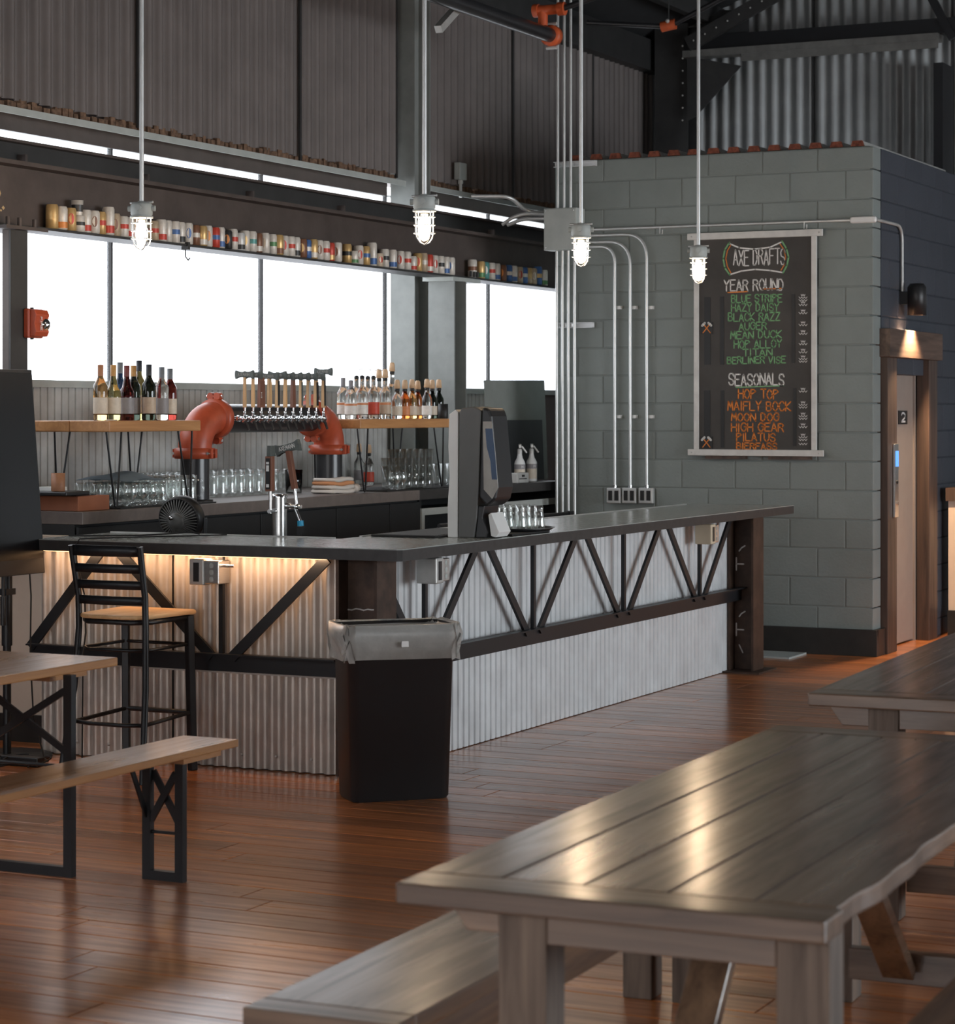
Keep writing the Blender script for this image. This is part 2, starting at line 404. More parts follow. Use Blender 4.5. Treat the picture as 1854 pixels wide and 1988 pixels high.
while y > -4: far.box(-8.3, 7, y-pw/2+.0016, y+pw/2-.0016, -.022, 0); y -= pw
o = far.build('planks_beyond_view', 'floor_wood', fl); o['kind'] = 'stuff'
bb = MB().box(-5.55, -5.15, 15.42, 15.80, 0.0, .012).build('floor_hatch', 'painted_grey', fl)

# ---- utility room of painted concrete block
BL, BH = .4064, .2032
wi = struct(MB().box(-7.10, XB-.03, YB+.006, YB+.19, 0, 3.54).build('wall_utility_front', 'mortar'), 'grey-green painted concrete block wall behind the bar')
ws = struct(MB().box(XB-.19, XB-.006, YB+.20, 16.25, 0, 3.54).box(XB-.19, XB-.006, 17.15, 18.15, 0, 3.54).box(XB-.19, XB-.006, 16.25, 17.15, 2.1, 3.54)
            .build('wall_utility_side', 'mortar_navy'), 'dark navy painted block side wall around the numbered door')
BLK = {}
def block(par, nm, m, c, L, H, ax):
    k = (nm, round(L, 3), round(H, 3))
    if k not in BLK:
        b = MB()
        if ax == 0: b.box(-L/2+.0035, L/2-.0035, 0, .18, .0035, H-.0035)
        else: b.box(-.17, 0, -L/2+.0035, L/2-.0035, .0035, H-.0035)
        o = b.build('block', m, par, org=(0, 0, 0), bevel=.006, seg=2); BLK[k] = o
    else:
        o = BLK[k].copy(); COL.objects.link(o); o.parent = par
    o.location = Vector(c)-ORG[par.name]
zoff = .131
for i in range(18):
    z = zoff-BH+i*BH
    z0, z1 = max(0, z), min(3.54, z+BH)
    if z1-z0 < .02: continue
    x = XB - (0 if i % 2 else BL/2) - .0
    xs = [XB]
    if i % 2 == 0: xs.append(XB-BL/2)
    while xs[-1] > -7.10+.001: xs.append(max(-7.10, xs[-1]-BL))
    for a, b in zip(xs, xs[1:]):
        if a-b > .02: block(wi, 'f', 'block_paint', ((a+b)/2, YB, z0), a-b, z1-z0, 0)
    ys = [YB+.19]
    if i % 2: ys.append(YB+.19+BL/2)
    while ys[-1] < 18.15-.001: ys.append(min(18.15, ys[-1]+BL))
    for a, b in zip(ys, ys[1:]):
        for lo, hi in (((a, min(b, 16.25)), (max(a, 17.15), b)) if z1 < 2.15 else ((a, b),)):
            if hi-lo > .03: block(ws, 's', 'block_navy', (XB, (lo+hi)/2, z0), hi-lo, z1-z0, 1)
# back of the utility room and its left side
struct(MB().box(-7.10, XB-.2, 18.0, 18.14, 0, 3.54).build('wall_utility_rear', 'mortar_navy'), 'rear of the block utility room')
struct(MB().box(-7.10, -6.92, YB+.2, 18.0, 0, 3.54).build('wall_utility_left', 'mortar'), 'left side of the block utility room')
# baseboards
bm_ = MB().box(-5.75, XB+.03, YB-.028, YB-.001, 0, .185).box(XB+.001, XB+.03, YB-.001, 16.035, 0, .185)
struct(bm_.build('baseboard_utility', 'dark_trim', bevel=.003), 'tall black baseboard around the block wall')
# fluted roof deck with rusty flute ends
dk = T('roof_deck', 'fluted metal roof deck with rust-red flute ends on top of the block room', 'roof deck', (-5.9, YB, 3.541))
p = .152; prof = MB(); n = int(2.42/p)
P2 = []
for i in range(n):
    x0 = XB-.04-(i+1)*p
    P2 += [(x0, 0), (x0+.022, 0), (x0+.036, .038), (x0+.102, .038), (x0+.116, 0)]
P2.append((XB-.04, 0))
vs = []; fs = []
for x, z in P2: vs += [(x, YB+.02, 3.545+z), (x, 18.1, 3.545+z)]
for i in range(len(P2)-1): fs.append((2*i, 2*i+2, 2*i+3, 2*i+1))
MB().add(vs, fs).build('deck_sheet', 'galv_dull', dk)
pl0 = None
for i in range(n):
    x0 = XB-.04-(i+1)*p
    MB().prism([(.022, 0), (.036, .040), (.102, .040), (.116, 0)], (x0, YB+.012, 3.545), (1, 0, 0), (0, 0, 1), (0, .03, 0)).build('flute_plug', 'rust_plug', dk)

# ---- window wall
colsY = (14.39,)
wl = struct(MB().box(XW-.25, XW-.05, -4, GY+.2, 0, 1.838).box(XW-.25, XW-.05, -4, GY+.2, 3.40, 5.3).build('wall_left', 'corr_dark'), 'metal clad window wall behind the bar')
yy = 10.0
while yy < 16.6:
    MB().ribbed((XW-.012, yy, 0), (0, 1, 0), (1, 0, 0), .8136, 1.0, 1.838, .0678, .012).build('corrugated_sheet', 'galv', wl); yy += .8136
lab(MB().box(XW-.06, XW+.03, 6.5, 20.0, 1.838, 1.88).build('window_sill', 'painted_grey', wl), 'grey metal sill cap')
mull = [4.76, 6.51, 8.26, 10.01, 11.76, 13.50, 15.25, 17.00, 18.75]
for i, (a, b) in enumerate(zip(mull, mull[1:])):
    wn = struct(MB().box(XW-.03, XW-.024, a+.012, b-.012, 1.88, 3.29).build('window_%d' % (i+1), 'window_glass'), 'tall pale window pane, overcast sky outside')
    MB().box(XW-.04, XW-.01, a-.008, a+.008, 1.88, 3.29).build('mullion', 'dark_steel', wn)
    MB().box(XW-.045, XW+.0, a+.012, b-.012, 3.282, 3.29).build('head_rail', 'painted_grey', wn)
# other panes of this wall, behind the camera's left
wx = struct(MB().box(XW-.03, XW-.024, -4, 4.748, 1.88, 3.29).build('window_9', 'window_glass'), 'window panes further along the same wall')
# girt channel above glazing
gt = T('girt_channel', 'grey steel channel running above the window strip', 'channel', (XW+.1, 11.5, 3.28))
for a, b in ((5.5, 15.22), (15.55, 20.1)):
    MB().box(XW+.165, XW+.17, a, b, 3.345, 3.385).build('lip', 'painted_grey', gt)
    MB().box(XW+.0, XW+.165, a, b, 3.377, 3.385).build('top_plate', 'painted_grey', gt)
    MB().box(XW+.0, XW+.012, a, b, 3.28, 3.377).build('web', 'brown_steel', gt)
# upper corrugated cladding in sheets with ragged closure strip
yy = 5.6; k = 0
seams = [5.9, 8.06, 9.92, 11.85, 13.78, 15.17]
seams2 = [15.57, 17.17, 18.8, 20.2]
for lst in (seams, seams2):
    for a, b in zip(lst, lst[1:]):
        zb = 3.433+random.uniform(-.008, .008)
        MB().corr((XW+.10, a+.004, 0), (0, 1, 0), (1, 0, 0), b-a-.008, zb, 5.2, .113, .021).build('corrugated_sheet', 'corr_dark', wl)
        MB().box(XW+.11, XW+.124, b-.012, b+.010, zb-.03, 5.2).build('lap_strip', 'dark_steel', wl)
        cs = MB(); q = a
        while q < b-.03:
            w_ = random.uniform(.03, .06); h_ = random.uniform(.035, .062)
            cs.box(XW+.05+random.uniform(0, .03), XW+.10+random.uniform(0, .02), q, q+w_, 3.385, 3.385+h_); q += w_+random.uniform(.0, .02)
        o = cs.build('closure_strip', 'closure', wl); o['kind'] = 'stuff'

# ---- gable wall, roof
wb = struct(MB().box(-8.4, 7, GY+.06, GY+.26, 0, 10).build('wall_back', 'corr_gable'), 'corrugated metal gable wall at the far end')
xx = -7.6; zt = {}
edges = [-7.75, -6.55, -5.28, -3.92, -2.75, -1.5]
for a, b in zip(edges, edges[1:]):
    MB().corr((b-.004, GY, 0), (-1, 0, 0), (0, -1, 0), b-a-.008, 2.6, 7.9, .118, .017).build('corrugated_sheet', 'corr_gable', wb)
    MB().box(b-.008, b+.006, GY-.02, GY-.012, 2.6, 7.5).build('lap_strip', 'dark_steel', wb)
def roofz(x): return 5.05+(x+8.2)*.42 if x < -.3 else 5.05+7.9*.42-(x+.3)*.42
rf = MB()
vs = [(-8.5, -4.2, roofz(-8.5)), (-.3, -4.2, roofz(-.3)), (7.3, -4.2, roofz(7.3)), (-8.5, GY+.3, roofz(-8.5)), (-.3, GY+.3, roofz(-.3)), (7.3, GY+.3, roofz(7.3))]
rf.add(vs+[(x, y_, z+.1) for x, y_, z in vs], [(0, 3, 4, 1), (1, 4, 5, 2), (6, 7, 10, 9), (7, 8, 11, 10), (0, 1, 7, 6), (1, 2, 8, 7), (3, 9, 10, 4), (4, 10, 11, 5), (0, 6, 9, 3), (2, 5, 11, 8)])
ce = struct(rf.build('ceiling', 'roof_dark'), 'dark pitched metal roof underside')
for x in (-7.4, -6.2, -5.0, -3.7, -2.4):
    z = roofz(x)
    MB().box(x-.04, x+.04, 2, GY, z-.2, z-.03).build('purlin', 'dark_steel', ce)
struct(MB().box(XW-.05, XW+.22, 15.6, 20.2, 4.80, 5.08).build('trim_1', 'dark_steel'), 'dark eave beam above the cladding')
# wall to the right and behind the camera, with door and window openings that let daylight in
struct(MB().box(7.0, 7.2, -4.2, 7.9, 0, 5.3).box(7.0, 7.2, 16.1, GY+.3, 0, 5.3).box(7.0, 7.2, 7.9, 16.1, 3.15, 5.3).box(7.0, 7.2, 7.9, 16.1, 0, .35).build('wall_right', 'corr_dark'), 'wall with glazed doors outside the frame')
struct(MB().box(-8.5, 7.2, -4.3, -4.1, 0, 1.2).box(-8.5, 7.2, -4.3, -4.1, 3.4, 8.4).box(-8.5, -6.6, -4.3, -4.1, 1.2, 3.4).box(2.6, 7.2, -4.3, -4.1, 1.2, 3.4).build('wall_front', 'corr_dark'), 'wall with windows behind the viewer')
# half wall at far right
hw = struct(MB().box(XB+.06, -1.5, 17.62, 17.80, .0, 1.02).build('wall_half', 'cream_wall'), 'cream half wall at the far right beyond the door')
lab(MB().box(XB+.05, -1.5, 17.58, 17.85, 1.02, 1.12).build('cap_rail', 'casing_wood', hw), 'dark wooden cap rail')
MB().box(XB+.06, -1.5, 17.595, 17.62, 0, .19).build('baseboard', 'dark_trim', hw)
# cream wall left of the bar
cw = struct(MB().box(XW+.02, -7.10, 9.86, 9.98, 0, 1.06).build('wall_stub', 'cream_wall'), 'cream panel left of the bar behind the television stand')
MB().box(XW+.02, -7.10, 9.835, 9.86, 0, .14).build('baseboard', 'dark_trim', cw)

# ---- steel frame
def ibeam_v(root, nm, m, xc, yc, z0, z1, dx, dy, flange_axis, t=.014):
    """vertical I section; flange_axis 0: flanges face +-x, 1: flanges face +-y"""
    if flange_axis == 0:
        MB().box(xc-dx/2, xc-dx/2+t, yc-dy/2, yc+dy/2, z0, z1).build('flange', m, root); MB().box(xc+dx/2-t, xc+dx/2, yc-dy/2, yc+dy/2, z0, z1).build('flange', m, root)
        MB().box(xc-dx/2+t, xc+dx/2-t, yc-t/2, yc+t/2, z0, z1).build('web', m, root)
    else:
        MB().box(xc-dx/2, xc+dx/2, yc-dy/2, yc-dy/2+t, z0, z1).build('flange', m, root); MB().box(xc-dx/2, xc+dx/2, yc+dy/2-t, yc+dy/2, z0, z1).build('flange', m, root)
        MB().box(xc-t/2, xc+t/2, yc-dy/2+t, yc+dy/2-t, z0, z1).build('web', m, root)
c1 = T('steel_column', 'brown-grey steel post at the left edge carrying the red alarm', 'column', (-7.655, 10.11, 0))
MB().box(-7.642, -7.632, 10.035, 10.182, 0, 2.656).build('flange', 'dark_steel', c1)
MB().box(-7.685, -7.643, 10.035, 10.044, 0, 2.656).box(-7.685, -7.643, 10.173, 10.182, 0, 2.656).build('flange', 'brown_steel', c1)
MB().box(-7.84, -7.57, 9.92, 10.28, 2.656, 2.674).build('cap_plate', 'brown_steel', c1)
for y_ in (9.97, 10.07, 10.20):
    MB().cyl((-7.60, y_, 2.675), (-7.60, y_, 2.72), .012, 8).build('bolt', 'brown_steel', c1)
c2 = T('steel_column', 'pale grey steel column under the can beam, beside the liqueur bottles', 'column', (-7.74, 15.355, 0))
ibeam_v(c2, 'c', 'column_grey', -7.74, 15.355, 0, 2.645, .212, .20, 1)
MB().box(-7.86, -7.61, 15.19, 15.64, 2.645, 2.674).build('cap_plate', 'painted_grey', c2)
for y_ in (15.50, 15.56, 15.61): MB().cyl((-7.62, y_, 2.69), (-7.62, y_, 2.73), .011, 8).build('bolt', 'dark_steel', c2)
c3 = T('steel_column', 'tall wall column running up past the window strip to the roof', 'column', (-8.06, 15.385, 0))
ibeam_v(c3, 'c', 'column_grey', -8.06, 15.385, 0, 5.2, .20, .255, 1)
lab(MB().box(-7.97, -7.90, 15.52, 15.60, 2.04, 2.44).build('wooden_box', 'casing_wood', c3), 'slim dark wooden box')
c4 = T('steel_column', 'dark riveted corner column where the two corrugated walls meet', 'column', (-7.75, 20.0, 0))
ibeam_v(c4, 'c', 'dark_steel', -7.75, 20.0, 0, 5.2, .32, .26, 1)
# beam carrying the cans
bmX = -7.74; FZ = 2.674
def wbeam(g, y0, y1):
    MB().box(bmX-.106, bmX+.106, y0, y1, FZ, FZ+.014).build('lower_flange', 'dark_steel', g)
    MB().box(bmX-.006, bmX+.006, y0, y1, FZ+.014, FZ+.330).build('web', 'brown_steel', g)
    MB().box(bmX-.106, bmX+.106, y0, y1, FZ+.330, FZ+.353).build('upper_flange', 'brown_steel', g)
bm1 = T('can_beam', 'brown steel beam over the window holding the row of cans', 'beam', (bmX, 13.4, FZ)); wbeam(bm1, 9.93, 20.0)
MB().box(bmX-.03, bmX+.012, 9.925, 9.93, FZ+.02, FZ+.33).build('end_plate', 'galv_dull', bm1)
flk = MB()
for cx_, cz_, a_, b_ in ((10.04, 2.95, .008, .03), (10.055, 2.92, .007, .03), (10.07, 2.855, .016, .03), (10.105, 2.78, .014, .012), (10.085, 2.765, .01, .008)):
    flk.add([(bmX+.0075, cx_-a_, cz_), (bmX+.0075, cx_, cz_-b_), (bmX+.0075, cx_+a_, cz_), (bmX+.0075, cx_, cz_+b_)], [(0, 1, 2, 3)])
o = lab(flk.build('bare_patch', 'gold_can', bm1), 'flaked paint showing tan metal'); o['kind'] = 'stuff'
bm2 = T('rail_beam', 'second dark steel rail just above the can beam', 'beam', (-7.95, 13.4, 3.04))
MB().box(-7.95, -7.94, 6.0, 20.0, 3.04, 3.185).build('web', 'dark_steel', bm2)
MB().box(-7.94, -7.885, 6.0, 20.0, 3.17, 3.185).build('ledge', 'brown_steel', bm2)
y_ = 10.5
while y_ < 19:
    MB().box(-7.94, -7.885, y_, y_+.02, FZ+.37, 3.11).build('clip', 'brown_steel', bm2); y_ += 1.19
bm3 = T('steel_beam', 'brown steel beam continuing past the left frame edge', 'beam', (bmX, 8.0, FZ)); wbeam(bm3, 6.0, 9.915)
# gable truss
tr = T('roof_truss', 'dark riveted roof truss with gusset plates before the gable wall', 'truss', (-5, 19.95, 3.9))
def gp(px, py): return PY(px, py, 19.80)
a, b = gp(1335, 108), gp(1990, 62)
zc = a.z
MB().box(-7.6, 6.8, 19.80, 19.94, zc+.04, zc+.17).build('bottom_chord', 'black_steel', tr)
lab(MB().box(gp(1440, 130).x, gp(1822, 115).x, 19.78, 19.80, zc-.085, zc-.02).box(-7.6, gp(1822, 115).x, 19.76, 19.95, zc-.02, zc+.04).build('channel', 'channel_steel', tr), 'pale steel channel')
q = [gp(1335, 110), gp(1440, 128), gp(1352, 226), gp(1335, 235)]
MB().prism([(p_.x, p_.z) for p_ in q], (0, 19.79, 0), (1, 0, 0), (0, 0, 1), (0, .012, 0)).build('gusset_plate', 'dark_steel', tr)
d0, d1 = gp(1338, 88), gp(1560, -40)
dg = MB().bar(d0+V(0, -.03, 0), d1+V(0, -.03, 0), .05, .13).build('diagonal', 'dark_steel', tr)
for i in range(9):
    p_ = d0.lerp(d1, (i+.6)/10); MB().sphere(p_+V(0, -.062, .0), .009, 8, 4).build('rivet', 'galv_dull', tr)
for i in range(7):
    p_ = gp(1327, 90+i*24); MB().sphere((p_.x, 19.775, p_.z), .009, 8, 4).build('rivet', 'galv_dull', tr)
q = [gp(1335, 110), gp(1450, 105), gp(1452, 20), gp(1395, 18), gp(1338, 60)]
MB().prism([(p_.x, p_.z) for p_ in q], (0, 19.83, 0), (1, 0, 0), (0, 0, 1), (0, .012, 0)).build('gusset_plate', 'roof_dark', tr)
MB().bar(gp(1850, 75)+V(0, .0, 0), gp(1790, -40)+V(0, .0, 0), .04, .07).build('diagonal', 'black_steel', tr)
vb = gp(1816, 120); MB().box(vb.x-.03, vb.x+.05, 19.85, 20.2, 0, vb.z).build('post', 'black_steel', tr)

# ---- numbered door in the side wall
DX = -4.75
dr = struct(MB().box(DX-.045, DX, 16.31, 17.10, .012, 2.03).build('door_1', 'door_paint', bevel=.004), 'taupe steel door numbered 2')
MB().box(DX-.06, DX+.012, 16.27, 16.308, 0, 2.07).box(DX-.06, DX+.012, 17.102, 17.13, 0, 2.07).box(DX-.06, DX+.012, 16.308, 17.102, 2.032, 2.07).build('door_frame', 'door_paint', dr)
sg = lab(MB().box(DX+.0, DX+.006, 16.70, 16.93, 1.605, 1.705).build('number_sign', 'magnet_black', dr), 'black sign with white number 2')
mb = MB(); letters(mb, '2', V(DX+.0075, 16.765, 1.625), V(0, 1, 0), V(0, 0, 1), V(1, 0, 0), .10, .062, .014)
mb.build('numeral', 'white_paint', sg)
tr1 = T('trim_2', 'dark stained wooden door casing with heavy header', '', (XB, 16.7, 0), kind='structure')
MB().box(XB-.05, XB+.045, 16.04, 16.27, 0, 2.08).build('jamb', 'casing_wood', tr1, bevel=.004)
MB().box(XB-.05, XB+.045, 17.13, 17.36, 0, 2.08).build('jamb', 'casing_wood', tr1, bevel=.004)
MB().box(XB-.05, XB+.075, 16.00, 17.40, 2.08, 2.28).build('header', 'casing_wood_y', tr1, bevel=.004)
LKX = XB+.046
lk = T('door_lock', 'tall steel keypad lock plate with blue display on the door jamb', 'lock', (LKX, 16.22, .95))
MB().box(LKX, LKX+.016, 16.16, 16.255, .95, 1.47).build('lock_plate', 'steel_brushed', lk, bevel=.004)
MB().box(LKX+.0162, LKX+.020, 16.18, 16.24, 1.31, 1.42).build('display', 'lcd_blue', lk)
MB().cyl((LKX+.016, 16.21, 1.05), (LKX+.026, 16.21, 1.05), .014, 12).build('keyhole', 'chrome', lk)
MB().cyl((LKX+.016, 16.21, 1.20), (LKX+.024, 16.21, 1.20), .012, 12).build('button', 'black_plastic', lk)
# wall lamp over the door
wlp = PX(1780, 612, XB+.12)
wm = T('wall_lamp', 'black cylinder downlight on the wall above the numbered door', 'lamp', (XB+.0, wlp.y, wlp.z))
LX, LY, LZ = XB+.12, wlp.y, wlp.z
MB().lathe([(0, .23), (.05, .225), (.068, .20), (.068, 0), (.060, 0), (.060, .03)], (LX, LY, LZ), 22).build('housing', 'black_plastic', wm)
MB().box(XB, XB+.06, LY-.03, LY+.03, LZ+.08, LZ+.17).build('bracket', 'black_plastic', wm)
MB().lathe([(.059, .012), (.0, .012)], (LX, LY, LZ), 20).build('lens', 'lens_cool', wm)
l = bpy.data.lights.new('wall_lamp_light', 'SPOT'); l.energy = 260; l.color = (1, .70, .44); l.spot_size = math.radians(105); l.spot_blend = .5; l.shadow_soft_size = .05
lo = bpy.data.objects.new('light_source', l); COL.objects.link(lo); lo.parent = wm; lo.location = V(LX, LY, LZ-.02)-ORG[wm.name]
# ================================================================== THE BAR
CZ = 1.075; CT = .055
CX0, CX1 = -4.972, -5.665      # right leg: outer, inner edge
CY0, CY1 = 9.393, 10.075       # left leg: outer, inner edge
CYE = 14.985; CXE = -7.02
ct = T('bar_counter', 'long dark grey L-shaped bar countertop', 'countertop', (-5.3, 11, CZ-CT))
poly = [(CXE, CY0), (CX0-.02, CY0), (CX0, CY0+.02), (CX0, CYE), (CX1, CYE), (CX1, CY1+.0), (CXE, CY1)]
mb = MB(); n = len(poly)
mb.prism([(x, y) for x, y in poly], (0, 0, CZ-.004), (1, 0, 0), (0, 1, 0), (0, 0, .004)); mb.build('top_surface', 'counter_top', ct)
MB().prism([(x, y) for x, y in poly], (0, 0, CZ-CT), (1, 0, 0), (0, 1, 0), (0, 0, CT-.004)).build('edge_slab', 'counter_edge', ct)
lab(MB().box(CXE, CX1-.03, CY1-.012, CY1+.004, CZ-.02, CZ+.006).box(CX1-.006, CX1+.01, CY1+.2, CYE-.2, CZ-.02, CZ+.005).build('edge_strip', 'galv_dull', ct), 'thin pale metal edging on the bartender side')
bt = T('serving_bar', 'bar front clad in corrugated metal with black steel trusswork', 'bar', (-5.3, 11, 0))
XR, YL = -5.275, 9.56
# corrugated sheets, left face then right face
xs = [-7.08, -6.30, -5.36]
for a, b in zip(xs, xs[1:]):
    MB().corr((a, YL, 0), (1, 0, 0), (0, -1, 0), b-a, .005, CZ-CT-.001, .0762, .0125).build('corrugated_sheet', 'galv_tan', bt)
ys = [9.70, 10.60, 11.42, 12.24, 13.06, 13.88, 14.52]
for a, b in zip(ys, ys[1:]):
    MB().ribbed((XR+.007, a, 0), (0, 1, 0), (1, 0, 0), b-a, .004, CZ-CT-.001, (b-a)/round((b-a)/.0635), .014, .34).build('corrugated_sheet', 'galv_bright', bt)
# carcass behind the sheets
MB().box(-7.06, -5.34, YL+.02, YL+.08, 0, CZ-CT-.002).box(XR-.09, XR-.02, 9.72, 14.50, 0, CZ-CT-.002).build('carcass', 'cabinet_black', bt)
# screws along the foot of the left face
for i in range(9):
    MB().sphere((-6.86+i*.1905, YL-.012, .07), .008, 8, 4).build('screw', 'galv_dull', bt)
# corner column and end column
def hcol(xa, xb, y0, y1, nm, lb):
    g = T('steel_column', lb, 'column', ((xa+xb)/2, (y0+y1)/2, 0))
    MB().box(xa, xa+.016, y0, y1, .013, CZ-CT-.001).build('flange', 'rusty_steel', g)
    MB().box(xb-.016, xb, y0, y1, .013, CZ-CT-.001).build('flange', 'rusty_steel', g)
    MB().box(xa+.016, xb-.016, (y0+y1)/2-.006, (y0+y1)/2+.006, .013, CZ-CT-.001).build('web', 'rusty_steel', g)
    return g
kc = hcol(-5.352, -5.135, 9.47, 9.66, 'c', 'short rusty steel column at the bar corner behind the trash can')
wd = MB(); pts = [(-5.335+.19*i/9, 9.556, .78+random.uniform(-.004, .004)) for i in range(10)]
wd.tube(pts, .004, 6); wd.tube([(-5.165, 9.552, .70), (-5.165, 9.552, .83)], .003, 6)
lab(wd.build('weld_seam', 'galv_dull', kc), 'pale weld seam')
ke = hcol(-5.262, -5.085, 14.50, 14.70, 'c', 'rusty steel column with chalk marks at the far end of the bar')
MB().box(-5.34, -5.02, 14.42, 14.78, 0, .012).build('base_plate', 'rusty_steel', ke)
ck = MB()
for z in (.27, .70):
    ribbon(ck, [(0, -.04), (0, .04)], .010, V(-5.235, 14.592, z), V(1, 0, 0), V(0, 0, 1), V(0, -1, 0)); ribbon(ck, [(0, 0), (.05, 0)], .010, V(-5.235, 14.592, z), V(1, 0, 0), V(0, 0, 1), V(0, -1, 0))
    ribbon(ck, [(.02, .085), (.035, .105), (.06, .12)], .009, V(-5.235, 14.592, z), V(1, 0, 0), V(0, 0, 1), V(0, -1, 0))
ribbon(ck, [(.02, -.1), (.035, -.13), (.045, -.15)], .009, V(-5.235, 14.592, .27), V(1, 0, 0), V(0, 0, 1), V(0, -1, 0))
lab(ck.build('chalk_mark', 'chalk_white', ke), 'white T shaped chalk marks')
# trusswork
TY, TX = 9.505, -5.205; ZB0, ZB1 = .466, .552; ZT = CZ-CT-.004
def strut(a, b, w=.040, h=.012, up=(0, -1, 0)): return MB().bar(a, b, w, h, up).build('strut', 'black_steel', bt)
MB().box(-7.10, -5.352, TY-.05, TY, ZB1-.008, ZB1).box(-7.10, -5.352, TY-.008, TY, ZB0, ZB1-.008).build('chord', 'black_steel', bt)
MB().box(TX, TX+.05, 9.665, 14.585, ZB1-.008, ZB1).box(TX+.0, TX+.008, 9.665, 14.585, ZB0, ZB1-.008).build('chord', 'black_steel', bt)
lab(MB().box(-7.05, -5.36, YL-.03, YL-.012, ZB0-.012, ZB0-.002).build('trim_strip', 'galv_dull', bt), 'thin pale strip')
for xv in (-7.24+.02, -5.985):
    if xv > -7.15: strut((xv, TY-.01, ZB1), (xv, TY-.01, ZT), .022, .022, (0, -1, 0))
for x0, x1 in ((-5.93, -5.41), (-6.04, -6.57), (-7.10, -6.68)):
    strut((x0, TY-.01, ZB1-.02), (x1, TY-.01, ZT), .05, .014, (0, -1, 0))
for yv in (10.06, 11.31, 12.56, 13.80):
    strut((TX+.012, yv, ZB1), (TX+.012, yv, ZT), .026, .02, (1, 0, 0))
    strut((TX+.012, yv+.075, ZB1-.02), (TX+.012, yv+.565, ZT), .045, .016, (1, 0, 0))
    strut((TX+.012, yv-.075, ZB1-.02), (TX+.012, yv-.545, ZT) if yv > 10.2 else (TX+.012, yv-.36, ZB1+.30), .045, .016, (1, 0, 0))
# LED strip under the left leg
led = T('led_strip', 'warm light strip tucked under the left bar counter', 'light strip', (-6.2, 9.44, ZT-.02))
MB().box(-7.0, -5.40, 9.455, 9.475, ZT-.003, ZT+.0035).build('diffuser', 'led', led)
la = bpy.data.lights.new('led_light', 'AREA'); la.shape = 'RECTANGLE'; la.size = 1.6; la.size_y = .02; la.energy = 5; la.color = (1, .60, .34)
lo = bpy.data.objects.new('light_source', la); COL.objects.link(lo); lo.parent = led; lo.location = V(-6.2, 9.465, ZT-.006)-ORG[led.name]; lo.rotation_euler = (math.radians(14), 0, 0)
# outlets under the counter
def outlet(lb, c, face, m='steel_brushed', plate='galv_dull'):
    g = T('outlet_box', lb, 'outlet', c, {'y': 0., 'x': math.pi/2}[face], group='power outlets under the bar counter')
    MB().box(-.005, .075, -.05, .05, -.055, .055).build('box', m, g, bevel=.004)
    MB().box(-.085, -.005, -.058, -.05, -.062, .062).box(-.085, -.005, -.05, .05, -.062, .062).build('cover_plate', plate, g, bevel=.006)
    MB().box(-.060, -.030, -.061, -.058, -.045, .045).build('receptacle', 'black_plastic', g)
    for z in (-.033, 0, .033): MB().lathe([(.013, 0), (.0, .001)], (.035, -.051, z), 12, axis=(0, -1, 0)).build('knockout', 'painted_grey', g)
    MB().cyl((.075, 0, .03), (.13, 0, .03), .008, 8).build('connector', 'chrome', g)
    return g
p_ = PY(416, 1109, 9.50); outlet('steel outlet box under the counter to the right of the bar stool', (p_.x, 9.47, p_.z), 'y')
p_ = PX(838, 1106, TX+.05); outlet('steel outlet box under the counter above the trash can', (TX+.06, p_.y, p_.z), 'x')
p_ = PX(1370, 1036, TX+.05); outlet('steel outlet box with a beige cover near the far end column', (TX+.06, p_.y, p_.z), 'x', 'steel_brushed', 'outlet_beige')

# ================================================================== BACK BAR
BZ = 1.181; BX = -7.14; BR = -7.62
bk = T('back_bar', 'long black back bar with taupe worktop along the windows', 'cabinet', (-7.4, 13.0, 0))
MB().box(BR, BX, 9.99, 13.76, BZ-.066, BZ).build('worktop', 'back_counter', bk, bevel=.003)
lab(MB().box(BR, BX, 13.761, 16.1, BZ-.066, BZ).build('worktop', 'counter_edge', bk, bevel=.003), 'black far section of worktop')
lab(MB().box(-8.13, BR-.001, 10.3, 15.1, BZ-.066, BZ).build('rear_ledge', 'back_counter', bk), 'rear strip of worktop')
for i, (a, b) in enumerate(((9.99, 10.9), (10.9, 11.8), (11.8, 12.7), (12.7, 13.4), (13.4, 13.83))):
    MB().box(BX-.045, BX-.03, a+.004, b-.004, .12, BZ-.08).build('door', 'cabinet_black', bk, bevel=.003)
MB().box(BR+.01, BX-.05, 9.99, 13.82, 0, BZ-.067).build('body', 'cabinet_black', bk)
# open section with glasses
MB().box(BR+.01, BX-.04, 13.83, 13.86, 0, BZ-.067).box(BR+.01, BX-.04, 16.06, 16.09, 0, BZ-.067).box(BR+.01, BR+.04, 13.86, 16.06, 0, BZ-.067).box(BR+.04, BX-.04, 13.86, 16.06, .69, .72).box(BR+.04, BX-.04, 13.86, 16.06, 1.015, 1.04).build('open_shelf', 'cabinet_black', bk)
MB().box(BX-.04, BX-.02, 13.83, 16.09, 1.01, 1.055).box(BX-.04, BX-.02, 13.83, 13.87, .2, 1.01).build('face_frame', 'painted_grey', bk)

# work shelf on the bartender side of the left leg
wsf = T('work_shelf', 'black under-counter work shelf on the bartender side', 'shelf', (-6.2, 10.3, 0))
MB().box(-7.0, -5.72, CY1+.012, 10.50, .86, .90).build('shelf_board', 'cabinet_black', wsf)
MB().box(-7.0, -6.96, CY1+.012, 10.5, 0, .86).build('end_panel', 'cabinet_black', wsf); MB().box(-5.76, -5.72, CY1+.012, 10.5, 0, .86).build('end_panel', 'cabinet_black', wsf)

SZ = 1.650
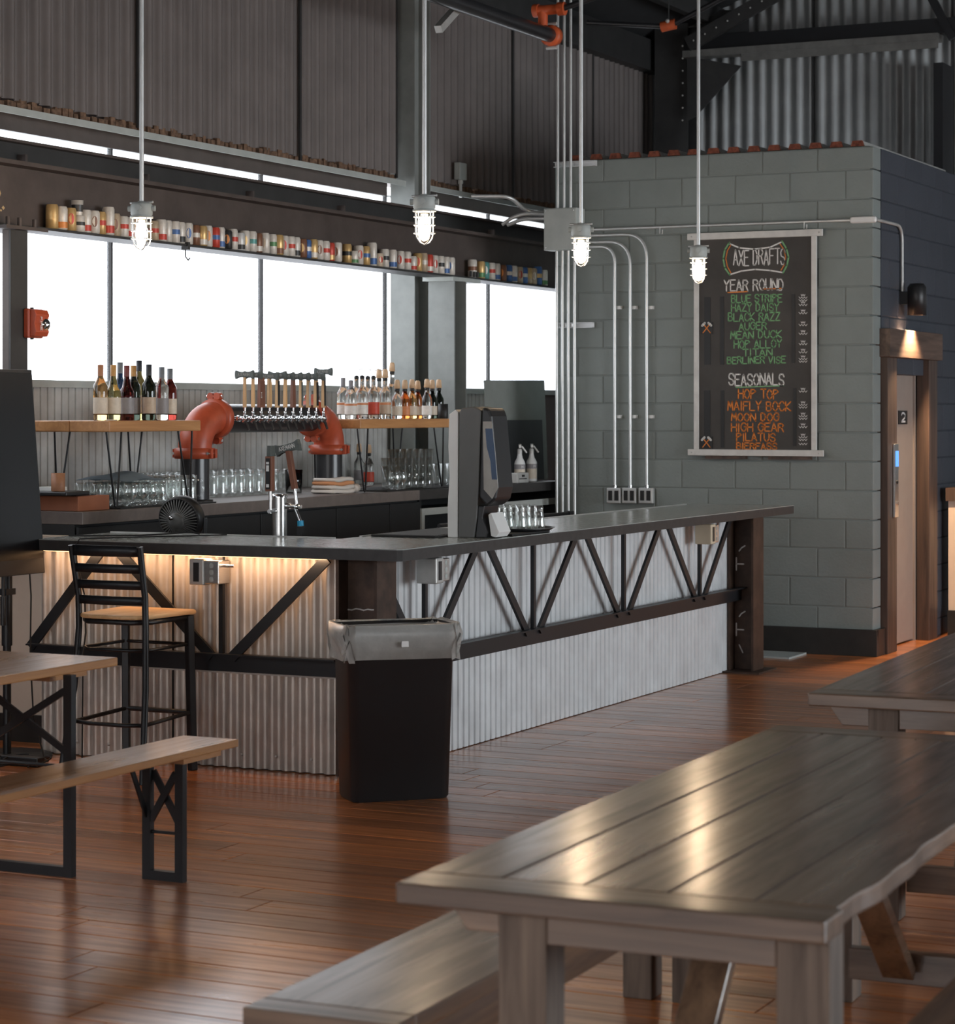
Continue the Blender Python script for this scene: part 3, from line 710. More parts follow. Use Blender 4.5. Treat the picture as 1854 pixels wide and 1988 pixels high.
# ---- wooden shelves on hairpin legs
def hairpin_shelf(nm, lb, x0, x1, y0, y1):
    g = T(nm, lb, 'shelf', ((x0+x1)/2, (y0+y1)/2, BZ))
    xm = (x0+x1)/2
    MB().box(x0, xm, y0, y1, SZ-.06, SZ).build('board', 'shelf_wood', g, bevel=.006)
    MB().box(xm+.001, x1, y0, y1, SZ-.06, SZ).build('board', 'shelf_wood', g, bevel=.006)
    for sx, x in ((1, x0+.14), (-1, x1-.04)):
        for sy, y in ((1, y0+.05), (-1, y1-.05)):
            MB().tube([(x, y-sy*.02, SZ-.061), (x-sx*.02, y+sy*.030, BZ+.014), (x-sx*.02, y+sy*.040, BZ+.0065), (x-sx*.02, y+sy*.050, BZ+.014), (x, y+sy*.12, SZ-.061)], .0055, 8).build('hairpin_leg', 'black_steel', g)
    return g
hairpin_shelf('hairpin_shelf', 'thick wooden shelf on hairpin legs holding the wine bottles', -7.72, -7.205, 10.32, 11.21)
hairpin_shelf('hairpin_shelf', 'thick wooden shelf on hairpin legs holding the spirit bottles', -7.70, -7.205, 13.07, 14.34)

# ---- tap tower of steel pipe
tw = T('tap_tower', 'beer tap tower made of black pipe with red grooved elbows', 'tap tower', (-7.40, 12.2, BZ))
PXc, PZc, PR = -7.40, 1.658, .084
ya, yb = 11.45, 13.01
for i, y0 in enumerate((ya, yb)):
    MB().cyl((PXc, y0, BZ+.001), (PXc, y0, PZc-.20), PR, 28).build('riser', 'pipe_black', tw)
    MB().lathe([(.105, 0), (.105, .012), (.08, .014)], (PXc, y0, BZ), 24).build('floor_flange', 'black_steel', tw)
    s_ = 1 if i == 0 else -1
    pts = []
    R_ = .18
    for k in range(11):
        a_ = math.pi/2*k/10
        pts.append((PXc, y0+s_*(R_-R_*math.cos(a_)), PZc-R_+R_*math.sin(a_)))
    e = MB().tube([(PXc, y0, PZc-R_-.02)]+pts+[(PXc, y0+s_*(R_+.03), PZc)], PR+.013, 28).build('elbow', 'red_paint', tw)
    cl = MB().lathe([(PR+.0, -.032), (PR+.034, -.030), (PR+.034, .030), (PR, .032)], (PXc, y0, PZc-.20), 28); 
    c_ = cl.build('coupling', 'red_paint', tw)
    for sx in (-1, 1):
        for ya_, yb_ in ((-.032, -.010), (.010, .032)): MB().box(PXc+sx*(PR+.028)-.02, PXc+sx*(PR+.028)+.02, y0+ya_, y0+yb_, PZc-.225, PZc-.175).build('bolt_lug', 'red_paint', c_)
    for sx in (-1, 1): MB().cyl((PXc+sx*(PR+.034), y0-.05, PZc-.20), (PXc+sx*(PR+.034), y0+.045, PZc-.20), .009, 8).build('bolt', 'chrome', c_)
    yc = y0+s_*(R_+.035)
    c_ = MB().lathe([(PR, -.03), (PR+.032, -.028), (PR+.032, .028), (PR, .03)], (PXc, yc, PZc), 28, axis=(0, 1, 0)).build('coupling', 'red_paint', tw)
    for sz in (-1, 1):
        for sx in (-1, 1): MB().cyl((PXc+sx*.022, yc-.02, PZc+sz*(PR+.045)), (PXc+sx*.022, yc+.02, PZc+sz*(PR+.045)), .022, 12).build('bolt_lug', 'red_paint', c_)
    for sz in (-1, 1): MB().cyl((PXc-.055, yc, PZc+sz*(PR+.045)), (PXc+.05, yc, PZc+sz*(PR+.045)), .009, 8).build('bolt', 'chrome', c_)
MB().cyl((PXc, ya+.18, PZc), (PXc, yb-.18, PZc), PR, 32).build('cross_pipe', 'pipe_black', tw)
# taps
def faucet(g, x0, y, z):   # shank towards +x
    f = MB()
    f.cyl((x0, y, z), (x0+.045, y, z), .013, 10); f.cyl((x0+.012, y, z), (x0+.026, y, z), .020, 10)
    f.build('shank', 'chrome', g)
    b = MB(); b.sphere((x0+.06, y, z), .017, 10, 6); b.cyl((x0+.06, y, z), (x0+.06, y, z+.032), .011, 10, .008); b.sphere((x0+.06, y, z+.034), .010, 8, 5)
    b.cyl((x0+.05, y, z-.02), (x0+.075, y, z-.002), .012, 10); b.build('faucet_body', 'chrome', g)
    MB().tube([(x0+.062, y, z-.012), (x0+.074, y, z-.03), (x0+.088, y, z-.068)], [.010, .009, .007], 10).build('spout', 'pipe_black', g)
    MB().cyl((x0+.06, y, z+.04), (x0+.06, y, z+.066), .007, 10, .009).build('collar', 'chrome', g)
def axe_handle(g, x, y, z, hy, hw, m, hl=.168, head=True, print_m=None, txt=True):
    """hy: depth along y of the shaft, hw: width along x"""
    h = MB().hexa([(x-hw*.5, y-hy/2, z), (x+hw*.5, y-hy/2, z), (x+hw*.5, y+hy/2, z), (x-hw*.5, y+hy/2, z)], [(x-hw*.42, y-hy*.4, z+hl), (x+hw*.42, y-hy*.4, z+hl), (x+hw*.42, y+hy*.4, z+hl), (x-hw*.42, y+hy*.4, z+hl)])
    hd = h.build('handle', m, g, bevel=.002)
    if print_m:
        MB().box(x+hw*.5+.0004, x+hw*.5+.0016, y-hy*.38, y+hy*.38, z+.012, z+hl-.02).build('label_strip', print_m, hd)
    if head:
        L_, H_ = .060, .0228
        pts = [(-L_, H_*1.1), (-L_*.6, H_*.72), (0, H_*.66), (L_*.6, H_*.72), (L_, H_*1.1), (L_*1.05, .3*H_), (L_*1.05, -.3*H_), (L_, -H_*1.15), (L_*.6, -H_*.75), (0, -H_*.68), (-L_*.6, -H_*.75), (-L_, -H_*1.15), (-L_*1.05, -.3*H_), (-L_*1.05, .3*H_)]
        zc_ = z+hl+H_*.62
        ah = MB().prism(pts, (x, y-.011, zc_), (1, 0, 0), (0, 0, 1), (0, .022, 0)).build('axe_head', 'axe_grey', g, bevel=.002, seg=1)
        if txt:
            q = MB(); letters(q, 'AXEMANN', V(x-.038, y-.0125, zc_-.009), V(1, 0, 0), V(0, 0, 1), V(0, -1, 0), .076, .018, .0026); q.build('lettering', 'axe_letters', ah)
MB().box(PXc+PR-.004, PXc+PR+.03, 11.64, 12.75, PZc-.012, PZc+.012).build('faucet_rail', 'chrome', tw)
TPX = PXc+PR+.028
hm = [('handle_wood', .014, .020, None), ('handle_wood', .016, .020, None), ('handle_brown', .062, .022, 'handle_brown'), ('handle_wood', .030, .020, 'handle_wood'), ('handle_wood', .028, .020, 'magnet_black'),
      ('handle_wood', .018, .022, None), ('handle_brown', .040, .020, None), ('handle_wood', .022, .020, 'axe_grey'), ('handle_wood', .030, .020, 'galv_dull'), ('handle_wood', .032, .022, 'magnet_black'), ('handle_wood', .024, .022, 'magnet_black')]
desc = ['pale wooden shaft', 'pale shaft and black head', 'broad brown shaft', 'pale shaft with small emblem', 'black printed shaft', 'slim pale shaft', 'plain reddish brown shaft', 'dark grey printed shaft', 'silver printed shaft', 'black and yellow printed shaft', 'tall black printed shaft']
for i in range(11):
    y = 11.715+i*.0922
    m_, hy, hw, pm = hm[i]
    g = T('beer_tap', 'axe beer tap with %s, %s from the left' % (desc[i], nth(i)), 'beer tap', (TPX, y, PZc-.08), group='axe handle beer taps on the pipe tower')
    faucet(g, TPX, y, PZc)
    axe_handle(g, TPX+.06, y, PZc+.064, hy, hw, m_, hl=.208 if i == 10 else .176+random.uniform(-.004, .004), head=(i != 2), print_m=pm)
    if i == 2:
        q = MB(); letters(q, '814', V(TPX+.0735, y-.012, PZc+.12), V(0, 0, 1), V(0, -1, 0), V(1, 0, 0), .035, .012, .003); lab(q.build('lettering', 'white_paint', g), 'white numerals 814')
# ---- single chrome tower on the bartender side of the counter
cz = PY(543, 1040, 10.20)
ctw = T('chrome_tap_tower', 'polished steel tap column with two axe handles behind the counter', 'beer tap', (cz.x, 10.20, .901))
MB().cyl((cz.x, 10.20, .901), (cz.x, 10.20, 1.27), .037, 28).build('column', 'steel_brushed', ctw)
MB().lathe([(.041, 0), (.041, .010), (.036, .016), (0, .018)], (cz.x, 10.20, 1.268), 28).build('cap', 'chrome', ctw)
MB().lathe([(.055, 0), (.055, .01), (.037, .014)], (cz.x, 10.2, .9), 24).build('base_flange', 'chrome', ctw)
f1 = MB(); f1.cyl((cz.x-.002, 10.165, 1.20), (cz.x-.002, 10.10, 1.20), .011, 10); f1.cyl((cz.x-.002, 10.11, 1.19), (cz.x-.002, 10.11, 1.31), .008, 10); f1.build('faucet_body', 'chrome', ctw)
f1 = MB(); f1.cyl((cz.x+.03, 10.20, 1.225), (cz.x+.125, 10.20, 1.222), .010, 10); f1.cyl((cz.x+.03, 10.20, 1.225), (cz.x+.06, 10.2, 1.225), .016, 10); f1.sphere((cz.x+.10, 10.2, 1.222), .016, 10, 6); f1.cyl((cz.x+.10, 10.2, 1.222), (cz.x+.088, 10.2, 1.315), .009, 10)
f1.tube([(cz.x+.09, 10.2, 1.215), (cz.x+.105, 10.2, 1.185), (cz.x+.12, 10.2, 1.15)], .009, 8); f1.build('faucet_body', 'chrome', ctw)
MB().cyl((cz.x+.12, 10.2, 1.152), (cz.x+.122, 10.2, 1.125), .016, 12).build('spout_cap', 'blue_cap', ctw)
lab(MB().box(cz.x+.108, cz.x+.136, 10.185, 10.215, 1.08, 1.122).build('spout_plug', 'magnet_black', ctw), 'black spout plug')
h1 = MB().box(cz.x-.022, cz.x+.016, 10.095, 10.125, 1.30, 1.475).build('handle', 'handle_brown', ctw, bevel=.002)
MB().box(cz.x-.018, cz.x+.006, 10.0925, 10.0945, 1.31, 1.465).build('label_strip', 'magnet_black', h1)
q = MB(); letters(q, 'EEHEE', V(cz.x-.0015, 10.0915, 1.325), V(0, 0, 1), V(-1, 0, 0), V(0, -1, 0), .12, .014, .003) if False else None
mk = MB()
for z, hh in ((1.32, .016), (1.40, .03), (1.435, .012)): mk.box(cz.x-.014, cz.x+.002, 10.0915, 10.0922, z, z+hh)
lab(mk.build('print', 'white_paint', h1), 'white print blocks')
MB().prism([(-.012, -.025), (.012, -.025), (.009, .028), (-.009, .028)], (cz.x+.001, 10.09, 1.50), (1, 0, 0), (0, 0, 1), (0, .05, 0)).build('axe_head', 'axe_grey', ctw, bevel=.002)
a0, a1 = V(cz.x+.088, 10.20, 1.31), V(cz.x+.052, 10.2, 1.505)
h2 = MB().bar(a0, a1, .028, .026, (1, 0, .1)).build('handle', 'handle_brown', ctw, bevel=.002)
MB().bar(a0.lerp(a1, .05)+V(-.014, -.0, 0), a0.lerp(a1, .95)+V(-.014, 0, 0), .016, .0016, (1, 0, .1)).build('label_strip', 'white_paint', h2)
dd = (a1-a0).normalized(); ee = V(dd.z, 0, -dd.x)
L_, H_ = .068, .027
pts = [(-L_, H_*1.1), (-L_*.6, H_*.72), (0, H_*.66), (L_*.6, H_*.72), (L_, H_*1.1), (L_*1.05, 0), (L_, -H_*1.15), (L_*.6, -H_*.75), (0, -H_*.68), (-L_*.6, -H_*.75), (-L_, -H_*1.15), (-L_*1.05, 0)]
ee = V(.97, 0, .24); dd = V(-.24, 0, .97)
ah = MB().prism(pts, a1+dd*.012+V(0, -.014, 0), ee, dd, (0, .028, 0)).build('axe_head', 'axe_grey', ctw, bevel=.002)
q = MB(); letters(q, 'AXEMANN', a1+dd*.004+V(0, -.0155, 0)-ee*.046, ee, dd, V(0, -1, 0), .092, .02, .003); q.build('lettering', 'white_paint', ah)
# ================================================================== BOTTLES, GLASSES, CANS
def glass_mat(nm, col, rough=.04): mat(nm, col, rough, trans=1., ior=1.45, noise=0.)
glass_mat('g_clear', (.96, .98, .97)); glass_mat('g_amber', (.85, .55, .25)); glass_mat('g_gold', (.62, .55, .22)); glass_mat('g_blue', (.05, .13, .32)); glass_mat('g_red', (.28, .04, .03)); glass_mat('g_dark', (.05, .065, .05)); glass_mat('g_orange', (.85, .25, .06)); glass_mat('g_green', (.35, .7, .5))
for nm, c in (('l_cream', (.62, .55, .45)), ('l_tan', (.50, .40, .30)), ('l_grey', (.26, .25, .26)), ('l_blue', (.20, .24, .36)), ('l_white', (.72, .70, .66)), ('l_orange', (.62, .24, .10)), ('l_red', (.50, .06, .03)),
              ('foil_copper', (.36, .17, .09)), ('foil_gold', (.50, .28, .10)), ('foil_grey', (.16, .18, .20)), ('foil_black', (.03, .035, .045)), ('foil_red', (.17, .05, .05)), ('pourer_tan', (.62, .42, .26)), ('l_black', (.02, .02, .02))):
    mat(nm, c, .5, noise=.1, scale=40)
def bottle(lb, c, glass, label, cap, h=.285, r=.0365, burg=False, cat='bottle', group=None, pourer=None, wband=None, caph=.06):
    g = T('bottle', lb, cat, c, group=group); x, y, z = c; k = h/.285
    sh = .17*k if not burg else .14*k
    prof = [(0, .004), (r*.9, .0), (r, .006), (r, sh), (r*.93, sh+.014), (r*.62, sh+.035), (.0155, sh+(.055 if not burg else .085)), (.0145, h-.03), (.0145, h-.004), (0, h-.004)]
    MB().lathe(prof, c, 20).build('body', glass, g)
    if label: 
        lo = MB().lathe([(r+.0006, .035*k), (r+.0006, .118*k)], c, 20).build('label', label, g)
        if wband: MB().lathe([(r+.0012, .098*k), (r+.0012, .112*k)], c, 20).build('label_band', wband, lo)
    if cap == 'pour':
        MB().lathe([(.013, h-.006), (.016, h), (.016, h+.012), (.006, h+.018)], c, 12).build('stopper', 'l_black', g)
        MB().tube([(x, y, z+h+.01), (x-.002, y, z+h+.045), (x+.03, y+.01, z+h+.062), (x+.055, y+.02, z+h+.05)], .0025, 6).build('spout', 'chrome', g)
    elif cap == 'tan':
        MB().lathe([(.014, h-.02), (.0165, h-.016), (.0165, h-.004), (.012, h)], c, 12).build('stopper', 'l_black', g)
        MB().lathe([(0, h-.004), (.021, h), (.017, h+.05), (.011, h+.058), (0, h+.058)], c, 12).build('pour_cap', 'pourer_tan', g)
    else:
        MB().lathe([(.0158, h-caph), (.0162, h), (0, h+.001)], c, 14).build('capsule', cap, g)
    return g
wines = [(195, .02, 'g_amber', 'l_cream', 'foil_copper', .282, 0, 'rose wine bottle with cream label, leftmost on the left shelf'),
         (220, .05, 'g_gold', 'l_cream', 'foil_gold', .282, 1, 'gold-green wine bottle with orange capsule on the left shelf'),
         (233, -.05, 'g_blue', 'l_blue', 'foil_grey', .300, 1, 'slim blue wine bottle with grey capsule on the left shelf'),
         (246, .045, 'g_red', 'l_grey', 'foil_red', .282, 1, 'dark red wine bottle with maroon capsule on the left shelf'),
         (259, -.035, 'g_dark', 'l_grey', 'foil_gold', .285, 0, 'near-black wine bottle with amber capsule on the left shelf'),
         (270, -.12, 'g_gold', 'l_tan', 'foil_black', .315, 0, 'tall yellow-green bottle with black crown stopper on the left shelf'),
         (289, .05, 'g_dark', 'l_tan', 'foil_black', .290, 0, 'large dark wine bottle with plain tan label on the left shelf'),
         (314, .03, 'g_clear', 'l_grey', 'foil_grey', .280, 0, 'clear wine bottle with pale wine and grey label on the left shelf'),
         (330, -.03, 'g_red', 'l_cream', 'foil_grey', .275, 0, 'dark red wine bottle with cream label, rightmost on the left shelf')]
used = []
for px, dx, gl, lbm, cp, h, bg_, lb in wines:
    p_ = PX(px, 812, -7.36+dx)
    bottle(lb, (-7.36+dx, p_.y, SZ), gl, lbm, cp, h*1.06, .0385 if not bg_ else .041, bool(bg_), 'wine bottle', 'wine bottles on the left shelf')
cg = MB().lathe([(0, 0), (.03, .0), (.03, .006), (0, .006)], (-7.26, 10.42, SZ), 12).build('paper_coaster', 'l_cream'); tag(cg, 'small cream coaster on the left shelf by the rose wine', 'coaster')
sp = [(666, -.04, 'g_clear', 'l_white', 'l_grey', .250), (681, .05, 'g_clear', 'l_white', 'l_grey', .235), (692, -.05, 'g_clear', 'l_white', 'pour', .25), (703, .03, 'g_clear', 'l_white', 'pour', .25), (714, -.05, 'g_clear', 'l_tan', 'pour', .25),
      (725, .03, 'g_clear', 'l_red', 'pour', .25), (736, -.04, 'g_clear', 'l_tan', 'tan', .255), (748, .04, 'g_clear', 'l_tan', 'tan', .255), (761, -.02, 'g_clear', None, 'tan', .30)]
for i, (px, dx, gl, lbm, cp, h) in enumerate(sp):
    p_ = PX(px, 812, -7.38+dx)
    bottle('clear spirit bottle with %s label, %s from the left on the right shelf' % ({'l_white': 'white and orange', 'l_tan': 'tan', 'l_red': 'red', None: 'no'}[lbm], nth(i)), (-7.38+dx, p_.y, SZ), gl, lbm, cp, h*1.06, .039, False, 'spirit bottle', 'clear spirit bottles on the right shelf', wband='l_orange' if lbm in ('l_white', 'l_tan') else None)
sp2 = [(771, .05, 'g_clear', 'l_cream', 'tan', .19), (786, .05, 'g_orange', 'l_orange', 'tan', .19), (800, .04, 'g_amber', 'l_cream', 'tan', .195), (811, -.035, 'g_orange', 'l_cream', 'tan', .19), (829, .06, 'g_clear', 'l_white', 'tan', .20), (839, .05, 'g_dark', 'l_cream', 'tan', .195), (852, .02, 'g_dark', 'l_black', 'tan', .20)]
for i, (px, dx, gl, lbm, cp, h) in enumerate(sp2):
    p_ = PX(px, 812, -7.36+dx)
    bottle('short %s liqueur bottle with tan pour cap, %s of the row at the shelf end' % ({'g_clear': 'clear', 'g_orange': 'orange', 'g_amber': 'amber', 'g_dark': 'dark'}[gl], nth(i)), (-7.36+dx, p_.y, SZ), gl, lbm, cp, h*1.06, .035, False, 'liqueur bottle', 'liqueur bottles with tan caps')
mp_ = PX(858, 812, -7.28); tag(MB().lathe([(0, 0), (.03, 0), (.034, .006), (.034, .10), (.031, .10), (.031, .01), (0, .01)], (-7.28, mp_.y+.02, SZ), 18).build('shaker_tin', 'l_black'), 'small black tin at the right end of the right shelf', 'tin')
# bottles under the right shelf
for i, (px, py, gl, lbm, lb) in enumerate(((676, 935, 'g_green', 'l_orange', 'green tinted bottle with orange label under the right shelf'), (697, 940, 'g_clear', 'l_grey', 'clear bottle with grey label under the right shelf'), (716, 944, 'g_clear', 'l_red', 'bottle with tall red label and silver pourer under the right shelf'))):
    p_ = PZ(px, py, BZ)
    g = bottle(lb, (p_.x, p_.y, BZ+.006), gl, lbm, 'tan', .225, .037, False, 'spirit bottle', None)
    if i == 2: pass
# ---- glassware
def vessel(prof, thick, n=18): return prof
def mug_proto():
    g = T('beer_mug', 'mug', 'beer mug', (0, 0, 0), local=True); r, h = .043, .150
    MB().lathe([(0, 0), (r*.95, 0), (r, .008), (r, .03), (r*.94, .05), (r*.93, .10), (r, .118), (r, h), (r-.004, h+.001), (r-.006, .115), (r*.80, .05), (r*.8, .022), (0, .018)], (0, 0, 0), 16).build('cup', 'glass', g)
    MB().tube([(r*.9, 0, .118), (r+.018, 0, .124), (r+.034, 0, .104), (r+.036, 0, .062), (r+.022, 0, .036), (r*.92, 0, .032)], .0065, 8).build('handle', 'glass', g)
    return reg(g)
def pint_proto():
    g = T('pint_glass', 'pint', 'glass', (0, 0, 0), local=True)
    MB().lathe([(0, 0), (.029, 0), (.030, .01), (.0425, .148), (.040, .148), (.028, .016), (0, .014)], (0, 0, 0), 16).build('cup', 'glass', g); return reg(g)
def tulip_proto():
    g = T('tulip_glass', 'tulip', 'glass', (0, 0, 0), local=True)
    MB().lathe([(0, 0), (.030, 0), (.030, .006), (.012, .014), (.016, .03), (.038, .055), (.041, .075), (.036, .105), (.033, .125), (.031, .125), (.034, .105), (.039, .075), (.034, .056), (.012, .036), (0, .034)], (0, 0, 0), 16).build('bowl', 'glass', g); return reg(g)
def taster_proto():
    g = T('taster_glass', 'taster', 'glass', (0, 0, 0), local=True)
    MB().lathe([(0, .126), (.021, .126), (.025, .112), (.022, .102), (.026, .07), (.034, .022), (.031, 0), (.028, 0), (.031, .022), (.023, .072), (.018, .094), (0, .098)], (0, 0, 0), 14).build('cup', 'glass', g); return reg(g)
mug, pint, tul, tas = mug_proto(), pint_proto(), tulip_proto(), taster_proto()
first = {}
def place(root, loc, rot, label, group):
    if root.name not in first:
        first[root.name] = 1; root.location = loc; root.rotation_euler = (0, 0, rot); root['label'] = label; root['group'] = group; return root
    return dup(root, loc, rot, label, group)
mt = MB().box(-7.60, -7.16, 10.36, 11.30, BZ+.0005, BZ+.008).build('bar_mat', 'black_rubber'); tag(mt, 'black rubber drip mat under the glasses by the left shelf', 'bar mat')
for ix in range(4):
    for iy in range(4):
        place(tul, (-7.21-ix*.093, 10.52+iy*.093-.02*ix, BZ+.0085), 0, 'stemmed glass beneath the wine shelf, %s row back, %s from the left' % (nth(ix), nth(iy)), 'stemmed glasses under the wine shelf')
for ix in range(3):
    for iy in range(4):
        place(mug, (-7.295-ix*.102, 10.93+iy*.100, BZ+.0085), .6+random.uniform(-.06, .06), 'beer mug left of the tap tower, %s row back, %s from the left' % (nth(ix), nth(iy)), 'beer mugs left of the tap tower')
for ix in range(3):
    for iy in range(13):
        place(mug, (-7.69-ix*.13, 11.66+iy*.104, BZ+.0005), .35+random.uniform(-.1, .1), 'beer mug behind the tap tower, %s row back, %s from the left' % (nth(ix), nth(iy)), 'beer mugs behind the tap tower')
# pint glasses right of the tower, stacked
mt = MB().box(-7.60, -7.16, 13.34, 15.10, BZ+.0005, BZ+.008).build('bar_mat', 'black_rubber'); tag(mt, 'black rubber drip mat under the pint glasses below the right shelf', 'bar mat')
for ix in range(2):
    for iy in range(5):
        for k in range(3 if iy > 0 else 2):
            place(pint, (-7.25-ix*.098, 13.69+iy*.098, BZ+.0085+k*.046 if False else BZ+.0085+k*.055), 0, 'pint glass in %s row, %s stack from the left, %s from the bottom' % (('front', 'middle', 'back')[ix], nth(iy), nth(k)), 'stacked pint glasses under the right shelf')
for iy in range(5):
    for ix in range(2): place(pint, (-7.27-ix*.105, 14.48+iy*.105, BZ+.0085), 0, 'pint glass right of the stacks, %s row, %s from the left' % (('front', 'back')[ix], nth(iy)), 'pint glasses at the far end of the mat')
for iy in range(2): place(tul, (-7.20, 13.52+iy*.09, BZ+.0085), 0, '%s rounded stemmed glass in front of the stacked pint glasses' % ('left', 'right')[iy], 'stemmed glasses before the pint stacks')
for iy in range(9):
    if abs(14.0+iy*.105-PX(880, 1028, -7.21).y) > .13: place(pint, (-7.27, 14.0+iy*.105, .7205), 0, 'pint glass on the dim open shelf, %s from the left' % nth(iy), 'glasses in the open shelf')
p_ = PZ(638, 940, BZ); lab_ = MB().lathe([(0, 0), (.05, 0), (.058, .15), (.054, .15), (.048, .01), (0, .01)], (-7.56, 12.84, BZ+.001), 18).build('ice_tub', 'g_clear')
tag(lab_, 'clear tub of straws behind the red elbow on the back bar', 'tub')
p_ = PX(880, 1028, -7.21); tag(MB().box(-7.29, -7.19, p_.y-.05, p_.y+.06, .7205, .875).build('white_tub', 'white_plastic', bevel=.01), 'white tub on the open shelf beside the napkin dispenser', 'tub')
# ---- folded bar towels
tw_ = PZ(672, 958, BZ)
g = T('folded_towel', 'folded white bar towels with orange stripe on the back bar', 'towel', (tw_.x-.09, tw_.y, BZ))
for i in range(4):
    z = BZ+.006+i*.025; w = .15-.008*i
    pts = []; x0, y0 = tw_.x-.10, tw_.y
    mbt = MB(); nn = 12; vs = []; fs = []
    for a in range(nn+1):
        t_ = a/nn; yy = y0-w+2*w*t_; s_ = .0118*(1 if .04 < t_ < .96 else .5)
        for xx in (x0-.07, x0+.085): vs += [(xx, yy, z+.007+.004*math.sin(t_*7+i)-s_), (xx, yy, z+.007+.004*math.sin(t_*7+i)+s_)]
    for a in range(nn):
        b = a*4; fs += [(b, b+4, b+6, b+2), (b+1, b+3, b+7, b+5), (b+2, b+6, b+7, b+3), (b, b+1, b+5, b+4)]
    fs += [(0, 2, 3, 1), (nn*4, nn*4+1, nn*4+3, nn*4+2)]
    mbt.add(vs, fs, True).build('fold', 'towel_orange' if i == 2 else 'towel', g)
q = MB()
for i in range(3): q.sphere((tw_.x-.05+.012*i, tw_.y+.17+.03*(i % 2), BZ+.030), .029, 10, 6, .95)
q.build('rolled_end', 'towel', g)
# blue cloth over the glasses
vs = []; fs = []; NX, NY = 8, 12
for i in range(NX+1):
    for j in range(NY+1):
        u_, v_ = i/NX, j/NY; e = min(u_, 1-u_, v_, 1-v_)
        vs.append((-7.55+.32*u_, 10.50+.38*v_+.02*u_, BZ+.152+.035*math.sin(3.1*v_)*math.sin(3.1*u_)+.006*math.sin(9*v_+4*u_)-.008*(1-min(1, e*5))))
for i in range(NX):
    for j in range(NY): a = i*(NY+1)+j; fs.append((a, a+1, a+NY+2, a+NY+1))
tag(MB().add([V(*v)+V(0, 0, .002) for v in vs], fs, True).add(vs, [f[::-1] for f in fs], True).build('bar_cloth', 'cloth_blue'), 'slate blue cloth draped over the stemmed glasses', 'cloth')
# terracotta box, tray, cup at left
tp = PZ(135, 985, BZ)
bx = T('wooden_caddy', 'orange-brown wooden caddy beside the television', 'caddy', (-7.36, 10.2, BZ))
MB().box(-7.46, -7.19, 10.02, 10.30, BZ+.001, BZ+.078).build('box', 'terracotta', bx, bevel=.003)
MB().box(-7.42, -7.24, 10.07, 10.25, BZ+.0785, BZ+.082).build('rim', 'black_plastic', bx)
tag(MB().box(-7.52, -7.20, 9.93, 10.14, BZ+.0825, BZ+.104).build('serving_tray', 'black_plastic', bevel=.006), 'small black tray resting on the wooden caddy', 'tray')
tag(MB().lathe([(0, 0), (.034, 0), (.036, .004), (.036, .095), (.033, .095), (.032, .01), (0, .01)], (-7.29, 9.985, BZ+.1045), 18).build('copper_cup', 'foil_copper'), 'copper cup on the black tray at the left edge', 'cup')
tag(MB().box(-7.47, -7.34, 10.03, 10.13, BZ+.1045, BZ+.123).build('paper_stack', 'white_paint'), 'small stack of white paper on the black tray', 'paper')

